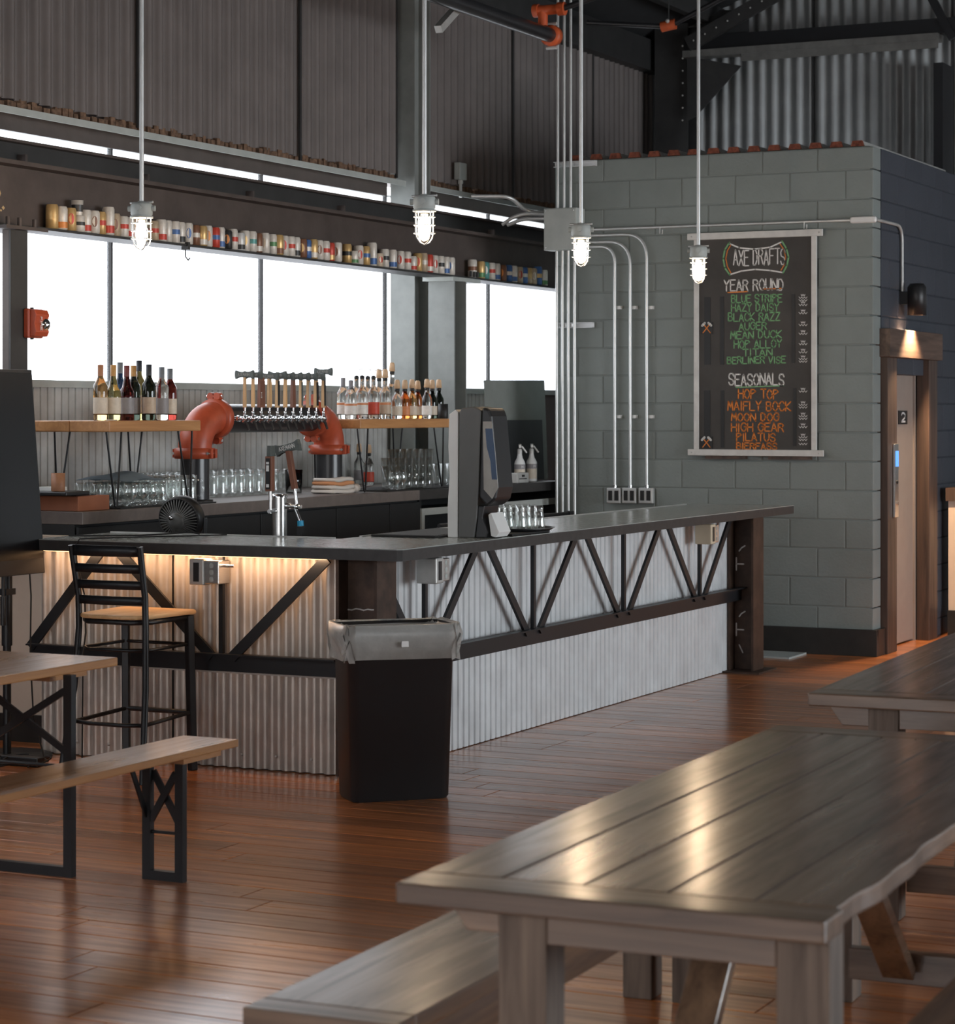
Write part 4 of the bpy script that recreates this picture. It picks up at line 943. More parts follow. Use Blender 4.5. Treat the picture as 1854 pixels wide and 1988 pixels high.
# ---- cans on the beam: (photo column, body, accent, height)
for nm, c in (('c_white', (.66, .62, .56)), ('c_cream', (.60, .50, .38)), ('c_red', (.50, .055, .035)), ('c_brown', (.20, .09, .05)), ('c_black', (.03, .03, .03)), ('c_blue', (.06, .14, .34)), ('c_teal', (.10, .30, .28)), ('c_green', (.10, .24, .10)), ('c_orange', (.62, .22, .05)), ('c_tan', (.46, .36, .25)), ('c_silver', (.62, .62, .60))):
    mat(nm, c, .38, metal=.15, noise=.1, scale=60)
mat('c_gold', (.60, .40, .17), .34, metal=.4, noise=.1, scale=60)
cans = [(101, 'gold', 'gold', 1.05), (119, 'white', 'orange', 1), (136, 'gold', 'red', 1), (149, 'white', 'black', .7), (165, 'white', 'red', 1), (180, 'white', 'brown', 1), (194, 'gold', 'red', 1), (206, 'white', 'red', 1.25), (218, 'tan', 'brown', 1), (232, 'white', 'red', .92), (244, 'white', 'red', .92), (257, 'brown', 'red', .9),
        (297, 'tan', 'red', .9), (308, 'white', 'red', 1), (319, 'white', 'red', 1), (333, 'white', 'blue', 1), (347, 'white', 'black', 1), (363, 'white', 'blue', 1), (377, 'brown', 'white', .95), (387, 'gold', 'white', .95), (400, 'white', 'orange', 1), (414, 'red', 'blue', .95), (426, 'white', 'blue', 1), (440, 'black', 'orange', .9), (451, 'white', 'red', 1), (463, 'silver', 'black', .85), (474, 'white', 'gold', 1), (487, 'white', 'teal', 1), (499, 'brown', 'white', .95), (513, 'white', 'cream', 1), (527, 'white', 'green', 1), (540, 'gold', 'brown', 1), (550, 'white', 'red', 1), (561, 'white', 'red', 1), (573, 'white', 'black', 1), (584, 'brown', 'gold', .95), (594, 'blue', 'white', .95),
        (606, 'gold', 'white', 1), (618, 'white', 'brown', 1), (628, 'white', 'red', 1), (640, 'red', 'gold', .95), (654, 'white', 'brown', 1), (673, 'gold', 'black', 1), (686, 'white', 'green', .68), (696, 'white', 'red', 1), (709, 'gold', 'blue', 1), (722, 'white', 'blue', 1.25), (735, 'cream', 'red', .72), (746, 'white', 'black', 1), (761, 'white', 'blue', 1), (776, 'white', 'red', 1), (789, 'white', 'red', 1), (800, 'white', 'red', .8), (810, 'gold', 'red', 1), (821, 'tan', 'white', 1.05), (832, 'red', 'white', 1), (842, 'white', 'red', 1), (854, 'white', 'black', 1), (864, 'white', 'blue', 1), (871, 'white', 'blue', 1),
        (917, 'white', 'brown', 1.05), (933, 'gold', 'green', 1), (941, 'teal', 'white', 1), (953, 'white', 'red', 1), (963, 'white', 'blue', 1), (975, 'brown', 'orange', .95), (986, 'blue', 'white', 1), (996, 'white', 'blue', 1), (1007, 'tan', 'red', .98), (1016, 'blue', 'white', .98), (1025, 'gold', 'tan', 1), (1033, 'tan', 'white', 1), (1044, 'blue', 'gold', 1.15), (1055, 'white', 'green', .98)]
CN = {}
def can_parts(g, body, acc, h, style):
    r = .0345; H = .1285*h
    k = (body, acc, h, style)
    if k in CN:
        for ch in CN[k]:
            c = ch.copy(); COL.objects.link(c); c.parent = g
        return
    a = MB().lathe([(0, .002), (r*.8, 0), (r, .006), (r, H-.012), (r*.86, H-.002), (r*.86, H), (r*.8, H-.003), (0, H-.003)], (0, 0, 0), 18).build('can_body', 'c_'+body, g, org=(0, 0, 0))
    b = MB(); 
    if style == 0: b.lathe([(r+.0004, H*.40), (r+.0004, H*.62)], (0, 0, 0), 18)
    elif style == 1: b.lathe([(r+.0004, H*.08), (r+.0004, H*.34)], (0, 0, 0), 18)
    else:
        for t0 in (-.1,):    # oval emblem wrapped on the front
            vs = [V((r+.0005)*math.cos(t0+.48*math.cos(q_)-.75), (r+.0005)*math.sin(t0+.48*math.cos(q_)-.75), H*.52+H*.24*math.sin(q_)) for q_ in [2*math.pi*i/14 for i in range(14)]]
            b.add(vs, [tuple(range(14))])
    bo = b.build('can_print', 'c_'+acc, g, org=(0, 0, 0))
    CN[k] = [a, bo]
lasty = -9; idx = 0
for i, (px, body, acc, h) in enumerate(cans):
    X = bmX+.066+(.004 if i % 2 else -.004)
    y = max(PX(px, 490, X).y, lasty+.070); lasty = y
    left = px < 890
    
    if not left and px == 917: idx = 0
    lb = '%s beer can with %s print, %s from the left %s' % (body, acc, nth(idx), 'on the can beam' if left else 'past the column'); idx += 1
    g = T('beer_can', lb, 'can', (X, y, FZ+.0145), random.uniform(-.5, .3), group='collectible cans lined up on the beam')
    can_parts(g, body, acc, h, i % 3)
for px, lb, m_ in ((150, 'flared white cup with red emblem standing on a short can', 'c_white'),):
    X = bmX+.066; y = PX(px, 470, X).y; z0 = FZ+.0145+.0902 if px == 150 else FZ+.0145
    g = T('flared_cup', lb, 'cup', (X if px == 150 else X, y if px == 150 else y+.0, z0))
    hh = .085 if px == 150 else .15
    MB().lathe([(0, 0), (.026, 0), (.028, .004), (.034, hh), (.031, hh), (.026, .008), (0, .008)], (X, y, z0), 18).build('cup', 'c_white', g)
    MB().lathe([(.0295, hh*.25), (.0325, hh*.7)], (X, y, z0), 18).build('print', 'c_black' if px == 150 else 'c_red', g)
# ================================================================== WALL ITEMS
YW = YB-.012
def conduit(name, lb, pts, r=.0125, m='conduit', fil=.12, group=None, clamps=()):
    """bent pipe: rounds the corners of the polyline"""
    P = [Vector(p) for p in pts]; out = [P[0]]
    for i in range(1, len(P)-1):
        a = (P[i-1]-P[i]); b = (P[i+1]-P[i]); d = min(fil, a.length*.49, b.length*.49); A, B = P[i]+a.normalized()*d, P[i]+b.normalized()*d
        for k in range(9):
            t = k/8; out.append(A*(1-t)**2+P[i]*2*t*(1-t)+B*t*t)
    out.append(P[-1])
    g = T(name, lb, 'conduit', out[-1], group=group)
    MB().tube(out, r, 10).build('pipe', m, g)
    for c in clamps:
        c = Vector(c); MB().box(c.x-r-.004, c.x+.05, YW-.002, YW+.0115, c.z-.012, c.z+.012).build('strap', 'conduit', g); MB().cyl((c.x+.034, YW-.016, c.z), (c.x+.034, YW, c.z), .012, 10).build('strap_screw', 'white_paint', g)
    return g
yc = YW-.018
# junction box
j0, j1 = PY(1061, 406, YW-.10), PY(1124, 485, YW-.10)
jb = T('junction_box', 'large grey steel junction box at the top left of the block wall', 'junction box', ((j0.x+j1.x)/2, YW-.05, j1.z))
MB().box(j0.x, j1.x, YW-.15, YW+.005, j1.z, j0.z).build('enclosure', 'painted_grey', jb, bevel=.004)
MB().box(j0.x+.006, j1.x-.006, YW-.156, YW-.15, j1.z+.006, j0.z-.006).build('cover', 'painted_grey', jb, bevel=.002)
for sx in (j0.x+.02, j1.x-.02):
    for sz in (j1.z+.02, j0.z-.02): MB().sphere((sx, YW-.158, sz), .006, 8, 4).build('screw', 'chrome', jb)
# risers above
for i, px in enumerate((1083, 1095.5, 1108)):
    x = PY(px, 300, yc-.06).x
    conduit('conduit_pipe', '%s of three thin conduits rising from the junction box to the roof' % nth(i), [(x, yc-.06, 4.78), (x, yc-.06, j0.z+.001)], .0105, group='conduits above the junction box')
s0 = PY(1075, 320, YW-.04); s1 = PY(1155, 318, YW-.04)
def strut_ch(lb, xa, xb, z):
    g = T('strut_channel', lb, 'bracket', ((xa+xb)/2, YW-.02, z))
    MB().box(xa, xb, YW-.045, YW+.0, z-.02, z-.015).box(xa, xb, YW-.045, YW, z+.015, z+.02).box(xa, xb, YW-.006, YW, z-.015, z+.015).build('channel', 'galv_bright', g)
    for k in range(3): MB().box(xa+.02+k*.055, xa+.05+k*.055, YW-.064, YW-.045, z-.012, z+.012).build('clamp', 'conduit', g)
strut_ch('upper pale strut bracket clamping the thin conduits', s0.x, s1.x, s0.z)
s0 = PY(1077, 632, YW-.04); s1 = PY(1150, 632, YW-.04)
strut_ch('lower pale strut bracket clamping the four long conduits', s0.x, s1.x, s0.z)
for i, px in enumerate((1081, 1092, 1103.5, 1115.5)):
    x = PY(px, 700, yc-.06).x; x = max(x, -7.085)
    conduit('conduit_pipe', '%s from the left of four long conduits dropping behind the bar' % nth(i), [(x, yc-.06, j1.z-.001), (x, yc-.06, .30)], .0115, group='four conduits dropping from the junction box')
# long horizontal run to the door lamp
cb = PX(1766, 470, XB+.02)
h0 = PY(1146, 446, yc); h1 = PY(1660, 427, yc); hz = h0.z
conduit('conduit_pipe', 'long horizontal conduit above the chalkboard leading to the door lamp', [(j1.x+.001, yc, h0.z), (XB-.16, yc, h0.z)], .0115, clamps=())
cdb = T('conduit_fitting', 'rounded pale conduit fitting at the corner of the block wall', 'conduit fitting', (XB-.08, yc, h0.z-.03))
MB().box(XB-.16, XB+.03, yc-.022, yc+.022, h0.z-.024, h0.z+.024).build('body', 'white_plastic', cdb, bevel=.018, seg=3)
MB().box(XB-.145, XB+.015, yc-.026, yc-.0221, h0.z-.017, h0.z+.017).build('cover', 'white_plastic', cdb, bevel=.002)
conduit('conduit_pipe', 'conduit bending down the dark side wall to the door lamp', [(XB+.018, yc+.024, h0.z), (XB+.018, LY-.02, h0.z-.0), (XB+.018, LY-.02, LZ+.172)], .0115, 'galv_dull', .13)
for px in (1285, 1565):
    x = PY(px, 440, yc).x
    tag(MB().tube([(x-.012, yc-.008, hz), (x-.012, yc-.012, hz-.05), (x+.008, yc-.012, hz-.05), (x+.008, yc-.01, hz-.02)], .004, 8).build('hook', 'white_plastic'), 'small white hook on the horizontal conduit, %s' % ('left of the chalkboard' if px < 1400 else 'above the chalkboard'), 'hook')
# three bent conduits to outlets
ob = []
for i, (px, pyh) in enumerate(((1193.5, 479), (1223.5, 470), (1255.5, 457))):
    x = PY(px, 700, yc).x; z = PY(1160, pyh, yc).z
    zb = PY(px, 945, yc).z
    cl = [V(x, 0, PY(px, 597, yc).z), V(x, 0, PY(px, 809, yc).z)]
    conduit('conduit_pipe', 'bent conduit from the junction box to the %s wall outlet' % ('left', 'middle', 'right')[i], [(j1.x+.001, yc, z), (x, yc, z), (x, yc, zb)], .0115, fil=.18, group='bent conduits to the wall outlets', clamps=cl)
    zo = PY(px, 962, yc).z
    g = T('wall_outlet', '%s of three steel double outlets on the block wall' % ('left', 'middle', 'right')[i], 'outlet', (x, YW, zo-.06), group='wall outlets on the block wall')
    MB().box(x-.055, x+.055, YW-.045, YW, zo-.056, zo+.056).build('box', 'conduit', g, bevel=.006)
    for sx in (-.024, .024): MB().box(x+sx-.015, x+sx+.015, YW-.049, YW-.045, zo-.036, zo+.036).build('receptacle', 'magnet_black', g)
    MB().cyl((x, yc, zo+.056), (x, yc, zo+.075), .016, 12).build('connector', 'chrome', g)
# conduits left of the junction box
for i, (a, b, c, d) in enumerate((((915, 381), (990, 381), (1022, 411), (1061, 414)), ((975, 436), (998, 420), (1025, 414.5), (1061, 416)), ((985, 437), (1010, 427), (1030, 424.5), (1061, 424)))):
    P_ = [PY(a[0], a[1], YW-.35 if i == 0 else YW-.1), PY(b[0], b[1], YW-.25 if i == 0 else YW-.1), PY(c[0], c[1], YW-.03-.045*i), PY(d[0], d[1], YW-.03-.045*i)]
    conduit('conduit_pipe', ('upper angled pale conduit left of the junction box', 'middle curved conduit left of the junction box', 'lower curved conduit left of the junction box')[i], P_, .014, fil=.08)
jc = PX(893, 333, XW+.14)
g = T('junction_box', 'small grey box with conduit stub on the dark upper cladding', 'junction box', (XW+.14, jc.y, jc.z-.15))
MB().box(XW+.119, XW+.17, jc.y-.06, jc.y+.06, jc.z-.065, jc.z+.065).build('enclosure', 'painted_grey', g, bevel=.004)
MB().cyl((XW+.145, jc.y, jc.z-.20), (XW+.145, jc.y, jc.z-.065), .012, 10).build('stub', 'white_plastic', g)
MB().lathe([(.02, 0), (.02, .025), (.012, .03)], (XW+.145, jc.y, jc.z-.095), 12).build('nut', 'white_plastic', g)

# ---- chalkboard menu
YC = YW-.030
def cp(px, py): return PY(px, py, YC)
tl, tr_, bl, br = cp(1349, 466), cp(1584, 456), cp(1352, 872), cp(1587, 876)
xa, xb_ = tl.x, cp(1585, 600).x; za, zb_ = cp(1465, 879).z, cp(1465, 457).z
cbd = T('chalkboard_menu', 'tall chalkboard beer menu in a pale wooden frame on the block wall', 'chalkboard', ((xa+xb_)/2, YC, za-.03))
bd = MB().box(xa+.015, xb_-.015, YC, YC+.016, za, zb_).build('board', 'board', cbd)
x0, x1 = cp(1336, 457).x, cp(1598, 457).x
MB().box(x0, x1, YC-.022, YC+.0, zb_-.02, zb_+.028).build('frame_rail', 'frame_white', cbd, bevel=.003)
x0, x1 = cp(1337, 879).x, cp(1600, 879).x
MB().box(x0, x1, YC-.022, YC+.0, za-.022, za+.022).build('frame_rail', 'frame_white', cbd, bevel=.003)
for x in (xa+.014, xb_-.016): MB().box(x-.018, x+.018, YC-.014, YC+.012, za+.022, zb_-.02).build('frame_stile', 'frame_white', cbd, bevel=.003)
for x in (x0+.03, x1-.03):
    for z in (za, zb_+.005): MB().sphere((x, YC-.023, z), .006, 8, 4).build('screw', 'galv_dull', cbd)
U, Wv, Nn = V(1, 0, 0), V(0, 0, 1), V(0, -1, 0)
YT = YC-.0012
def line(text, pl, pr, pt, pb, m, sw=.0085):
    pm = (pl+pr)/2; a = PY(pl, pb, YT); zt = PY(pm, pt, YT).z; zb2 = PY(pm, pb, YT).z; w = PY(pr, pb, YT).x-a.x
    cw_ = lambda c: .5 if c == ' ' else (.3 if c == 'I' else 1.)
    un = w/(sum(cw_(c) for c in text)+.28*(len(text)-1)); x = 0.
    for wd in text.split(' '):
        ww = un*(sum(cw_(c) for c in wd)+.28*(len(wd)-1))
        mb = MB(); letters(mb, wd, V(a.x+x, YT, zb2), U, Wv, Nn, ww, (zt-zb2)*.92, sw, .10); mb.build('lettering', m, cbd)['label'] = 'chalk word %s' % wd
        x += ww+un*(.5+.56)
line('AXE DRAFTS', 1424, 1524, 482, 514, 'chalk_white', .0088)
line('YEAR ROUND', 1406, 1521, 541, 564, 'chalk_white', .0095)
for t in (('BLUE STRIPE', 1420, 1518, 571, 587), ('HAZY DAISY', 1420, 1512, 588, 604), ('BLACK RAZZ', 1414, 1514, 606, 623), ('AUGER', 1435, 1488, 625, 640), ('MEAN DUCK', 1418.5, 1517, 641.5, 657), ('HOP ALLOY', 1425, 1517.5, 659, 675), ('TITAN', 1442, 1499, 676.5, 691), ('BERLINER VISE', 1412, 1525, 691.5, 705.5)): line(*t, 'chalk_green', .0085)
line('SEASONALS', 1415, 1522, 724, 748, 'chalk_white', .010)
for t in (('HOP TOP', 1433.5, 1511, 755, 774), ('MAIFLY BOCK', 1413, 1535, 778, 797), ('MOON DOG', 1420, 1512, 801, 817), ('HIGH GEAR', 1420, 1521, 820.5, 837.5), ('PILATUS', 1430, 1505, 840, 856.5), ('BIERFASS', 1430, 1508, 859, 872.5)): line(*t, 'chalk_orange', .0092)
def zz(px, py): p = PY(px, py, YT); return (p.x, p.z)
def marks(strokes, w, m, lb):
    mb = MB()
    for st in strokes: ribbon(mb, st, w, V(0, YT, 0), U, Wv, Nn)
    lab(mb.build('chalk_mark', m, cbd), lb)
arc = lambda pts: [zz(*p) for p in pts]
marks([arc([(1416, 473), (1435, 481), (1464, 484), (1495, 480), (1517, 470)])], .010, 'chalk_white', 'upper white curve of the header'); marks([arc([(1417, 533), (1440, 526), (1466, 523), (1495, 525), (1519, 529)])], .010, 'chalk_white', 'lower white curve of the header')
marks([arc([(1416, 471), (1407, 485), (1404, 502), (1407, 520), (1417, 534)])], .011, 'chalk_green', 'left green arc of the header'); marks([arc([(1518, 468), (1527, 483), (1531, 499), (1528, 515), (1520, 530)])], .011, 'chalk_green', 'right green arc of the header')
marks([arc([(1419, 475), (1412, 487), (1409, 502), (1412, 517), (1419, 530)])], .007, 'chalk_orange', 'left orange arc of the header'); marks([arc([(1514, 473), (1522, 485), (1525, 499), (1523, 513), (1516, 525)])], .007, 'chalk_orange', 'right orange arc of the header')
marks([arc([(1413, 568), (1451, 566)])], .008, 'chalk_orange', 'orange underline of year'); marks([arc([(1481, 561), (1519, 560)])], .008, 'chalk_orange', 'orange underline of round')
marks([arc([(1428, 752), (1521, 749)])], .007, 'chalk_green', 'green underline')
for a, b, c, d in ((1367.5, 1379.5, 577, 708), (1398.5, 1405.5, 576, 708), (1537, 1543.5, 571, 705), (1367, 1379, 758, 856), (1399.5, 1406, 758, 869), (1540, 1546, 753, 866)):
    p, q = cp((a+b)/2, c), cp((a+b)/2, d); w = cp(b, c).x-cp(a, c).x
    MB().box(p.x-w/2, p.x+w/2, YC-.003, YC-.0005, q.z, p.z).build('magnet_strip', 'magnet_black', cbd)
for px, py in ((1372.5, 637), (1372, 859)):
    p = cp(px, py); mgn = lab(MB().box(p.x-.045, p.x+.045, YC-.006, YC-.0031, p.z-.042, p.z+.042).build('emblem_magnet', 'magnet_black', cbd), 'small magnet with two crossed axes')
    mb = MB(); oo = V(p.x, YC-.0068, p.z); ribbon(mb, [(-.028, -.034), (.026, .03)], .007, oo, U, Wv, Nn); ribbon(mb, [(.028, -.034), (-.026, .03)], .007, oo, U, Wv, Nn); mb.build('axe_shafts', 'chalk_orange', mgn)
    mb = MB(); oo = V(p.x, YC-.0075, p.z); ribbon(mb, [(.014, .036), (.034, .018)], .017, oo, U, Wv, Nn); ribbon(mb, [(-.014, .036), (-.034, .018)], .017, oo, U, Wv, Nn); mb.build('axe_heads', 'chalk_white', mgn)
sc_ = []
for y0, n_ in ((573, 3), (587, 2), (603, 2), (626, 2), (643, 2), (663, 2), (679, 2), (692, 3), (755, 2), (781, 3), (803, 3), (824, 2), (844, 3), (862, 1)):
    for k in range(n_):
        yy = y0+k*5; w_ = 4 if k == 0 and n_ > 1 else 8; st = []
        for j in range(7): st.append(zz(1559-w_+2*w_*j/6, yy+(1.6 if j % 2 else -1.6)))
        sc_.append(st)
marks(sc_, .0042, 'chalk_white', 'tiny illegible white price notes')
for a, b in ((1369, 1448), (1491, 1574)): MB().box(cp(a, 890).x, cp(b, 890).x, YC, YW+.005, za-.045, za-.0225).build('cleat', 'casing_wood', cbd)

# ---- fire alarm
fa = PX(60, 628, -7.622)
g = T('fire_alarm', 'red fire alarm horn with chrome bell on the left steel post', 'fire alarm', (-7.631, fa.y, fa.z-.08))
MB().box(-7.631, -7.595, fa.y-.055, fa.y+.075, fa.z-.078, fa.z+.078).build('back_box', 'red_paint', g, bevel=.008)
MB().prism([(0, -.070), (.030, -.070), (.042, -.045), (.030, 0), (.044, .045), (.030, .072), (0, .072)], (-7.595, fa.y-.045, fa.z), (1, 0, 0), (0, 0, 1), (0, .115, 0)).build('cover', 'red_paint', g, bevel=.004)
MB().lathe([(.034, 0), (.032, .014), (.016, .026), (0, .03)], (-7.565, fa.y+.045, fa.z-.005), 16, axis=(1, 0, 0)).build('strobe', 'chrome', g)
q = MB(); letters(q, 'FIRE', V(-7.549, fa.y-.012, fa.z+.033), V(0, 0, -1), V(0, 1, 0), V(1, 0, 0), .07, .014, .0035); q.build('lettering', 'white_paint', g)
for z in (-.082, .08): MB().cyl((-7.60, fa.y-.02, fa.z+z-.004), (-7.60, fa.y-.02, fa.z+z+.004), .01, 8).build('plug', 'dark_steel', g)
# hook under the beam near the left lamp
hk = PX(360, 478, bmX+.09)
g = T('beam_clamp', 'small dark beam clamp with wire hook under the can beam', 'hook', (bmX+.09, hk.y, hk.z))
MB().box(bmX+.07, bmX+.115, hk.y-.012, hk.y+.012, 2.655, 2.70).build('clamp', 'dark_steel', g)
MB().tube([(bmX+.09, hk.y, 2.655), (bmX+.09, hk.y, 2.615), (bmX+.09, hk.y+.03, 2.595), (bmX+.09, hk.y+.05, 2.61)], .004, 6).build('hook', 'dark_steel', g)

# ---- pendants
def pendant(lb, x, y, zb, rot):
    g = T('pendant_lamp', lb, 'lamp', (x, y, zb), group='caged pendant lamps over the bar')
    c = (x, y, zb)
    ztop = roofz(x)-.005
    MB().cyl((x, y, zb+.235), (x, y, ztop), .0115, 12).build('rod', 'conduit', g)
    MB().lathe([(.0, .245), (.020, .245), (.020, .235), (.048, .235), (.055, .225), (.055, .178), (.048, .172), (.058, .170), (.058, .160), (0, .160)], c, 20).build('housing', 'painted_grey', g)
    for a_ in range(4):
        t = rot+a_*math.pi/2; MB().cyl((x+.048*math.cos(t), y+.048*math.sin(t), zb+.208), (x+.070*math.cos(t), y+.070*math.sin(t), zb+.208), .015, 10).build('knockout_plug', 'painted_grey', g)
    MB().cyl((x-.068, y, zb+.238), (x+.068, y, zb+.238), .006, 8).build('cross_pin', 'conduit', g)
    MB().lathe([(.042, .160), (.042, .055), (.036, .030), (.02, .012), (0, .008)], c, 20).build('globe', 'lamp_glass', g)
    MB().lathe([(0, .150), (.016, .148), (.018, .130), (.029, .105), (.031, .07), (.022, .045), (0, .036)], c, 16).build('bulb', 'bulb', g)
    cg_ = MB()
    for a_ in range(4):
        t = rot+math.pi/4+a_*math.pi/2; ux, uy = math.cos(t), math.sin(t)
        cg_.tube([(x+r*ux, y+r*uy, zb+z) for r, z in ((.053, .162), (.052, .06), (.046, .032), (.028, .010), (0, .0))], .0032, 6)
    for z in (.135, .095, .055): cg_.tube([(x+.052*math.cos(2*math.pi*k/20), y+.052*math.sin(2*math.pi*k/20), zb+z) for k in range(20)], .003, 6, closed=True)
    cg_.build('cage', 'conduit', g)
for px, py, y, lb in ((275, 485, 9.90, 'caged pendant lamp hanging before the row of cans at the left'), (824, 475, 10.17, 'caged pendant lamp hanging before the pale steel columns'), (1128, 518, 12.08, 'caged pendant lamp hanging before the junction box'), (1356, 551, 13.95, 'caged pendant lamp hanging beside the chalkboard, farthest of the four')):
    p = PY(px, py, y); pendant(lb, p.x, p.y, p.z, .3)

# ---- sprinkler pipes
sp_ = T('sprinkler_main', 'black sprinkler main with orange couplings under the roof', 'pipe', (-6.9, 12, 4.3))
e_ = PX(1072, 70, -6.9); zz_ = e_.z
MB().cyl((-6.9, 1.0, zz_), (-6.9, e_.y, zz_), .052, 20).build('pipe', 'pipe_black', sp_)
MB().lathe([(.05, -.05), (.075, -.045), (.075, .02), (0, .025)], (-6.9, e_.y, zz_), 20, axis=(0, 1, 0)).build('end_coupling', 'orange_paint', sp_)
for sz in (-1, 1): MB().cyl((-6.94, e_.y-.01, zz_+sz*.085), (-6.86, e_.y-.01, zz_+sz*.085), .013, 8).build('bolt', 'galv', sp_)
b0 = V(-6.9, e_.y-.16, zz_+.05); b1 = V(-6.9, e_.y-.16, zz_+.16)
MB().cyl(b0, b1, .035, 14).build('outlet_tee', 'orange_paint', sp_)
MB().cyl(b1+V(-.06, 0, .0), b1+V(.16, 0, .0), .036, 14).cyl(b1+V(-.07, 0, 0), b1+V(-.03, 0, 0), .048, 14).cyl(b1+V(.12, 0, 0), b1+V(.17, 0, 0), .048, 14).build('branch_tee', 'orange_paint', sp_)
MB().cyl(b1+V(.15, 0, 0), b1+V(1.6, 0, .35), .022, 12).build('branch_pipe', 'pipe_black', sp_)
MB().tube([V(-6.9, 13.2, zz_)+V(.06*math.cos(a_*.4), 0, .06*math.sin(a_*.4)) for a_ in range(-8, 8)], .006, 6).build('hanger_strap', 'galv_dull', sp_)
h_ = PX(872, 33, -6.98); lab(MB().bar(PX(851, 57, -7.0), PX(902, 0, -7.0), .05, .05).build('hanger_channel', 'galv_dull', sp_), 'pale hanger channel')
s2 = T('sprinkler_branch', 'thin sprinkler pipe with small orange coupling near the corner column', 'pipe', (-6.6, 18, 4.9))
q0 = PY(1298, 52, 18.2)
MB().cyl(q0+V(-.65, -.2, .05), q0, .022, 10).cyl(q0, q0+V(.9, .0, .38), .022, 10).build('pipe', 'pipe_black', s2)
MB().cyl(q0+V(-.06, -.01, 0), q0+V(.06, .0, .02), .045, 12).build('coupling', 'orange_paint', s2)
MB().sphere(q0+V(.01, -.05, .04), .018, 8, 5).build('bolt', 'galv', s2)
MB().cyl(q0+V(0, 0, .02), (q0.x, q0.y, roofz(q0.x)-.005), .006, 8).build('hanger_rod', 'dark_steel', s2)
for y_ in (4., 8., 12.): MB().cyl((-6.9, y_, zz_+.05), (-6.9, y_, roofz(-6.9)-.005), .008, 8).build('hanger_rod', 'dark_steel', sp_)
# ================================================================== ON THE COUNTER
nd = T('napkin_dispenser', 'tall grey napkin dispenser tower with blue label standing on the bar', 'dispenser', (-5.12, 10.50, CZ))
yn0, yn1 = 10.405, 10.60
def nprof(pl, m, nm, y0=yn0, y1=yn1, bev=.006, par=None): return MB().prism(pl, (0, y0, CZ), (1, 0, 0), (0, 0, 1), (0, y1-y0, 0)).build(nm, m, par or nd, bevel=bev)
nprof([(-5.185, .0), (-5.10, 0), (-5.085, .10), (-5.075, .24), (-5.06, .63), (-5.10, .648), (-5.17, .64), (-5.18, .62)], 'grey_plastic', 'body')
nprof([(-5.0995, .0), (-5.04, .0), (-5.03, .03), (-5.06, .10), (-5.045, .16), (-5.085, .16), (-5.085, .10)], 'black_plastic', 'base_throat', yn0+.01, yn1-.01)
nprof([(-5.075, .20), (-5.03, .155), (-4.985, .19), (-4.972, .25), (-4.985, .40), (-5.005, .60), (-5.02, .638), (-5.058, .645), (-5.06, .62)], 'black_plastic', 'front_cover', yn0+.004, yn1-.004, .012)
nprof([(-5.045, .24), (-5.0, .195), (-4.968, .25), (-4.981, .40), (-5.001, .575), (-5.05, .575)], 'bag', 'clear_window', yn0+.0, yn0+.0035, 0)
nprof([(-5.036, .54), (-4.998, .54), (-4.982, .40), (-4.972, .29), (-5.0, .29), (-5.008, .38), (-5.028, .45)], 'blue_print', 'window_label', yn0-.0015, yn0-.0003, 0)
nprof([(-5.245, .0), (-5.19, .0), (-5.187, .62), (-5.20, .635), (-5.238, .61), (-5.243, .45), (-5.236, .30), (-5.247, .15)], 'white_plastic', 'rear_sheet', yn0+.003, yn1-.003, .004)
nprof([(-5.035, .115), (-5.02, .125), (-4.975, .03), (-4.995, .005), (-5.02, .01)], 'white_paint', 'napkin', yn0+.03, yn1-.03, .002)
mt = tag(MB().box(-5.62, -5.26, 10.30, 11.02, CZ+.0005, CZ+.011).build('bar_mat', 'black_rubber', bevel=.003), 'black ridged bar mat on the counter behind the napkin dispenser', 'bar mat')
rb = MB()
for i in range(22): rb.box(-5.60, -5.28, 10.325+i*.031, 10.338+i*.031, CZ+.011, CZ+.0135)
o = rb.build('rib', 'grey_plastic', mt); o['kind'] = 'stuff'
m2 = tag(MB().box(-5.245, -5.0, 10.64, 11.10, CZ+.0005, CZ+.010).build('bar_mat', 'black_rubber', bevel=.003), 'black ridged bar mat under the tray of taster glasses', 'bar mat')
ty_ = T('serving_tray', 'round black tray holding upturned taster glasses on the bar', 'tray', (-5.13, 11.00, CZ+.0105))
MB().lathe([(0, 0), (.188, 0), (.21, .016), (.215, .016), (.193, .003), (0, .003)], (-5.17, 11.02, CZ+.0105), 32).build('dish', 'black_plastic', ty_)
tcount = 0
for i in range(-2, 3):
    for j in range(-2, 3):
        x, y = -5.17+i*.071, 11.02+j*.071
        if (x+5.17)**2+(y-11.02)**2 < .0245: place(tas, (x, y, CZ+.0142), random.random(), 'small upturned taster glass crowded on the round black tray', 'taster glasses on the tray')
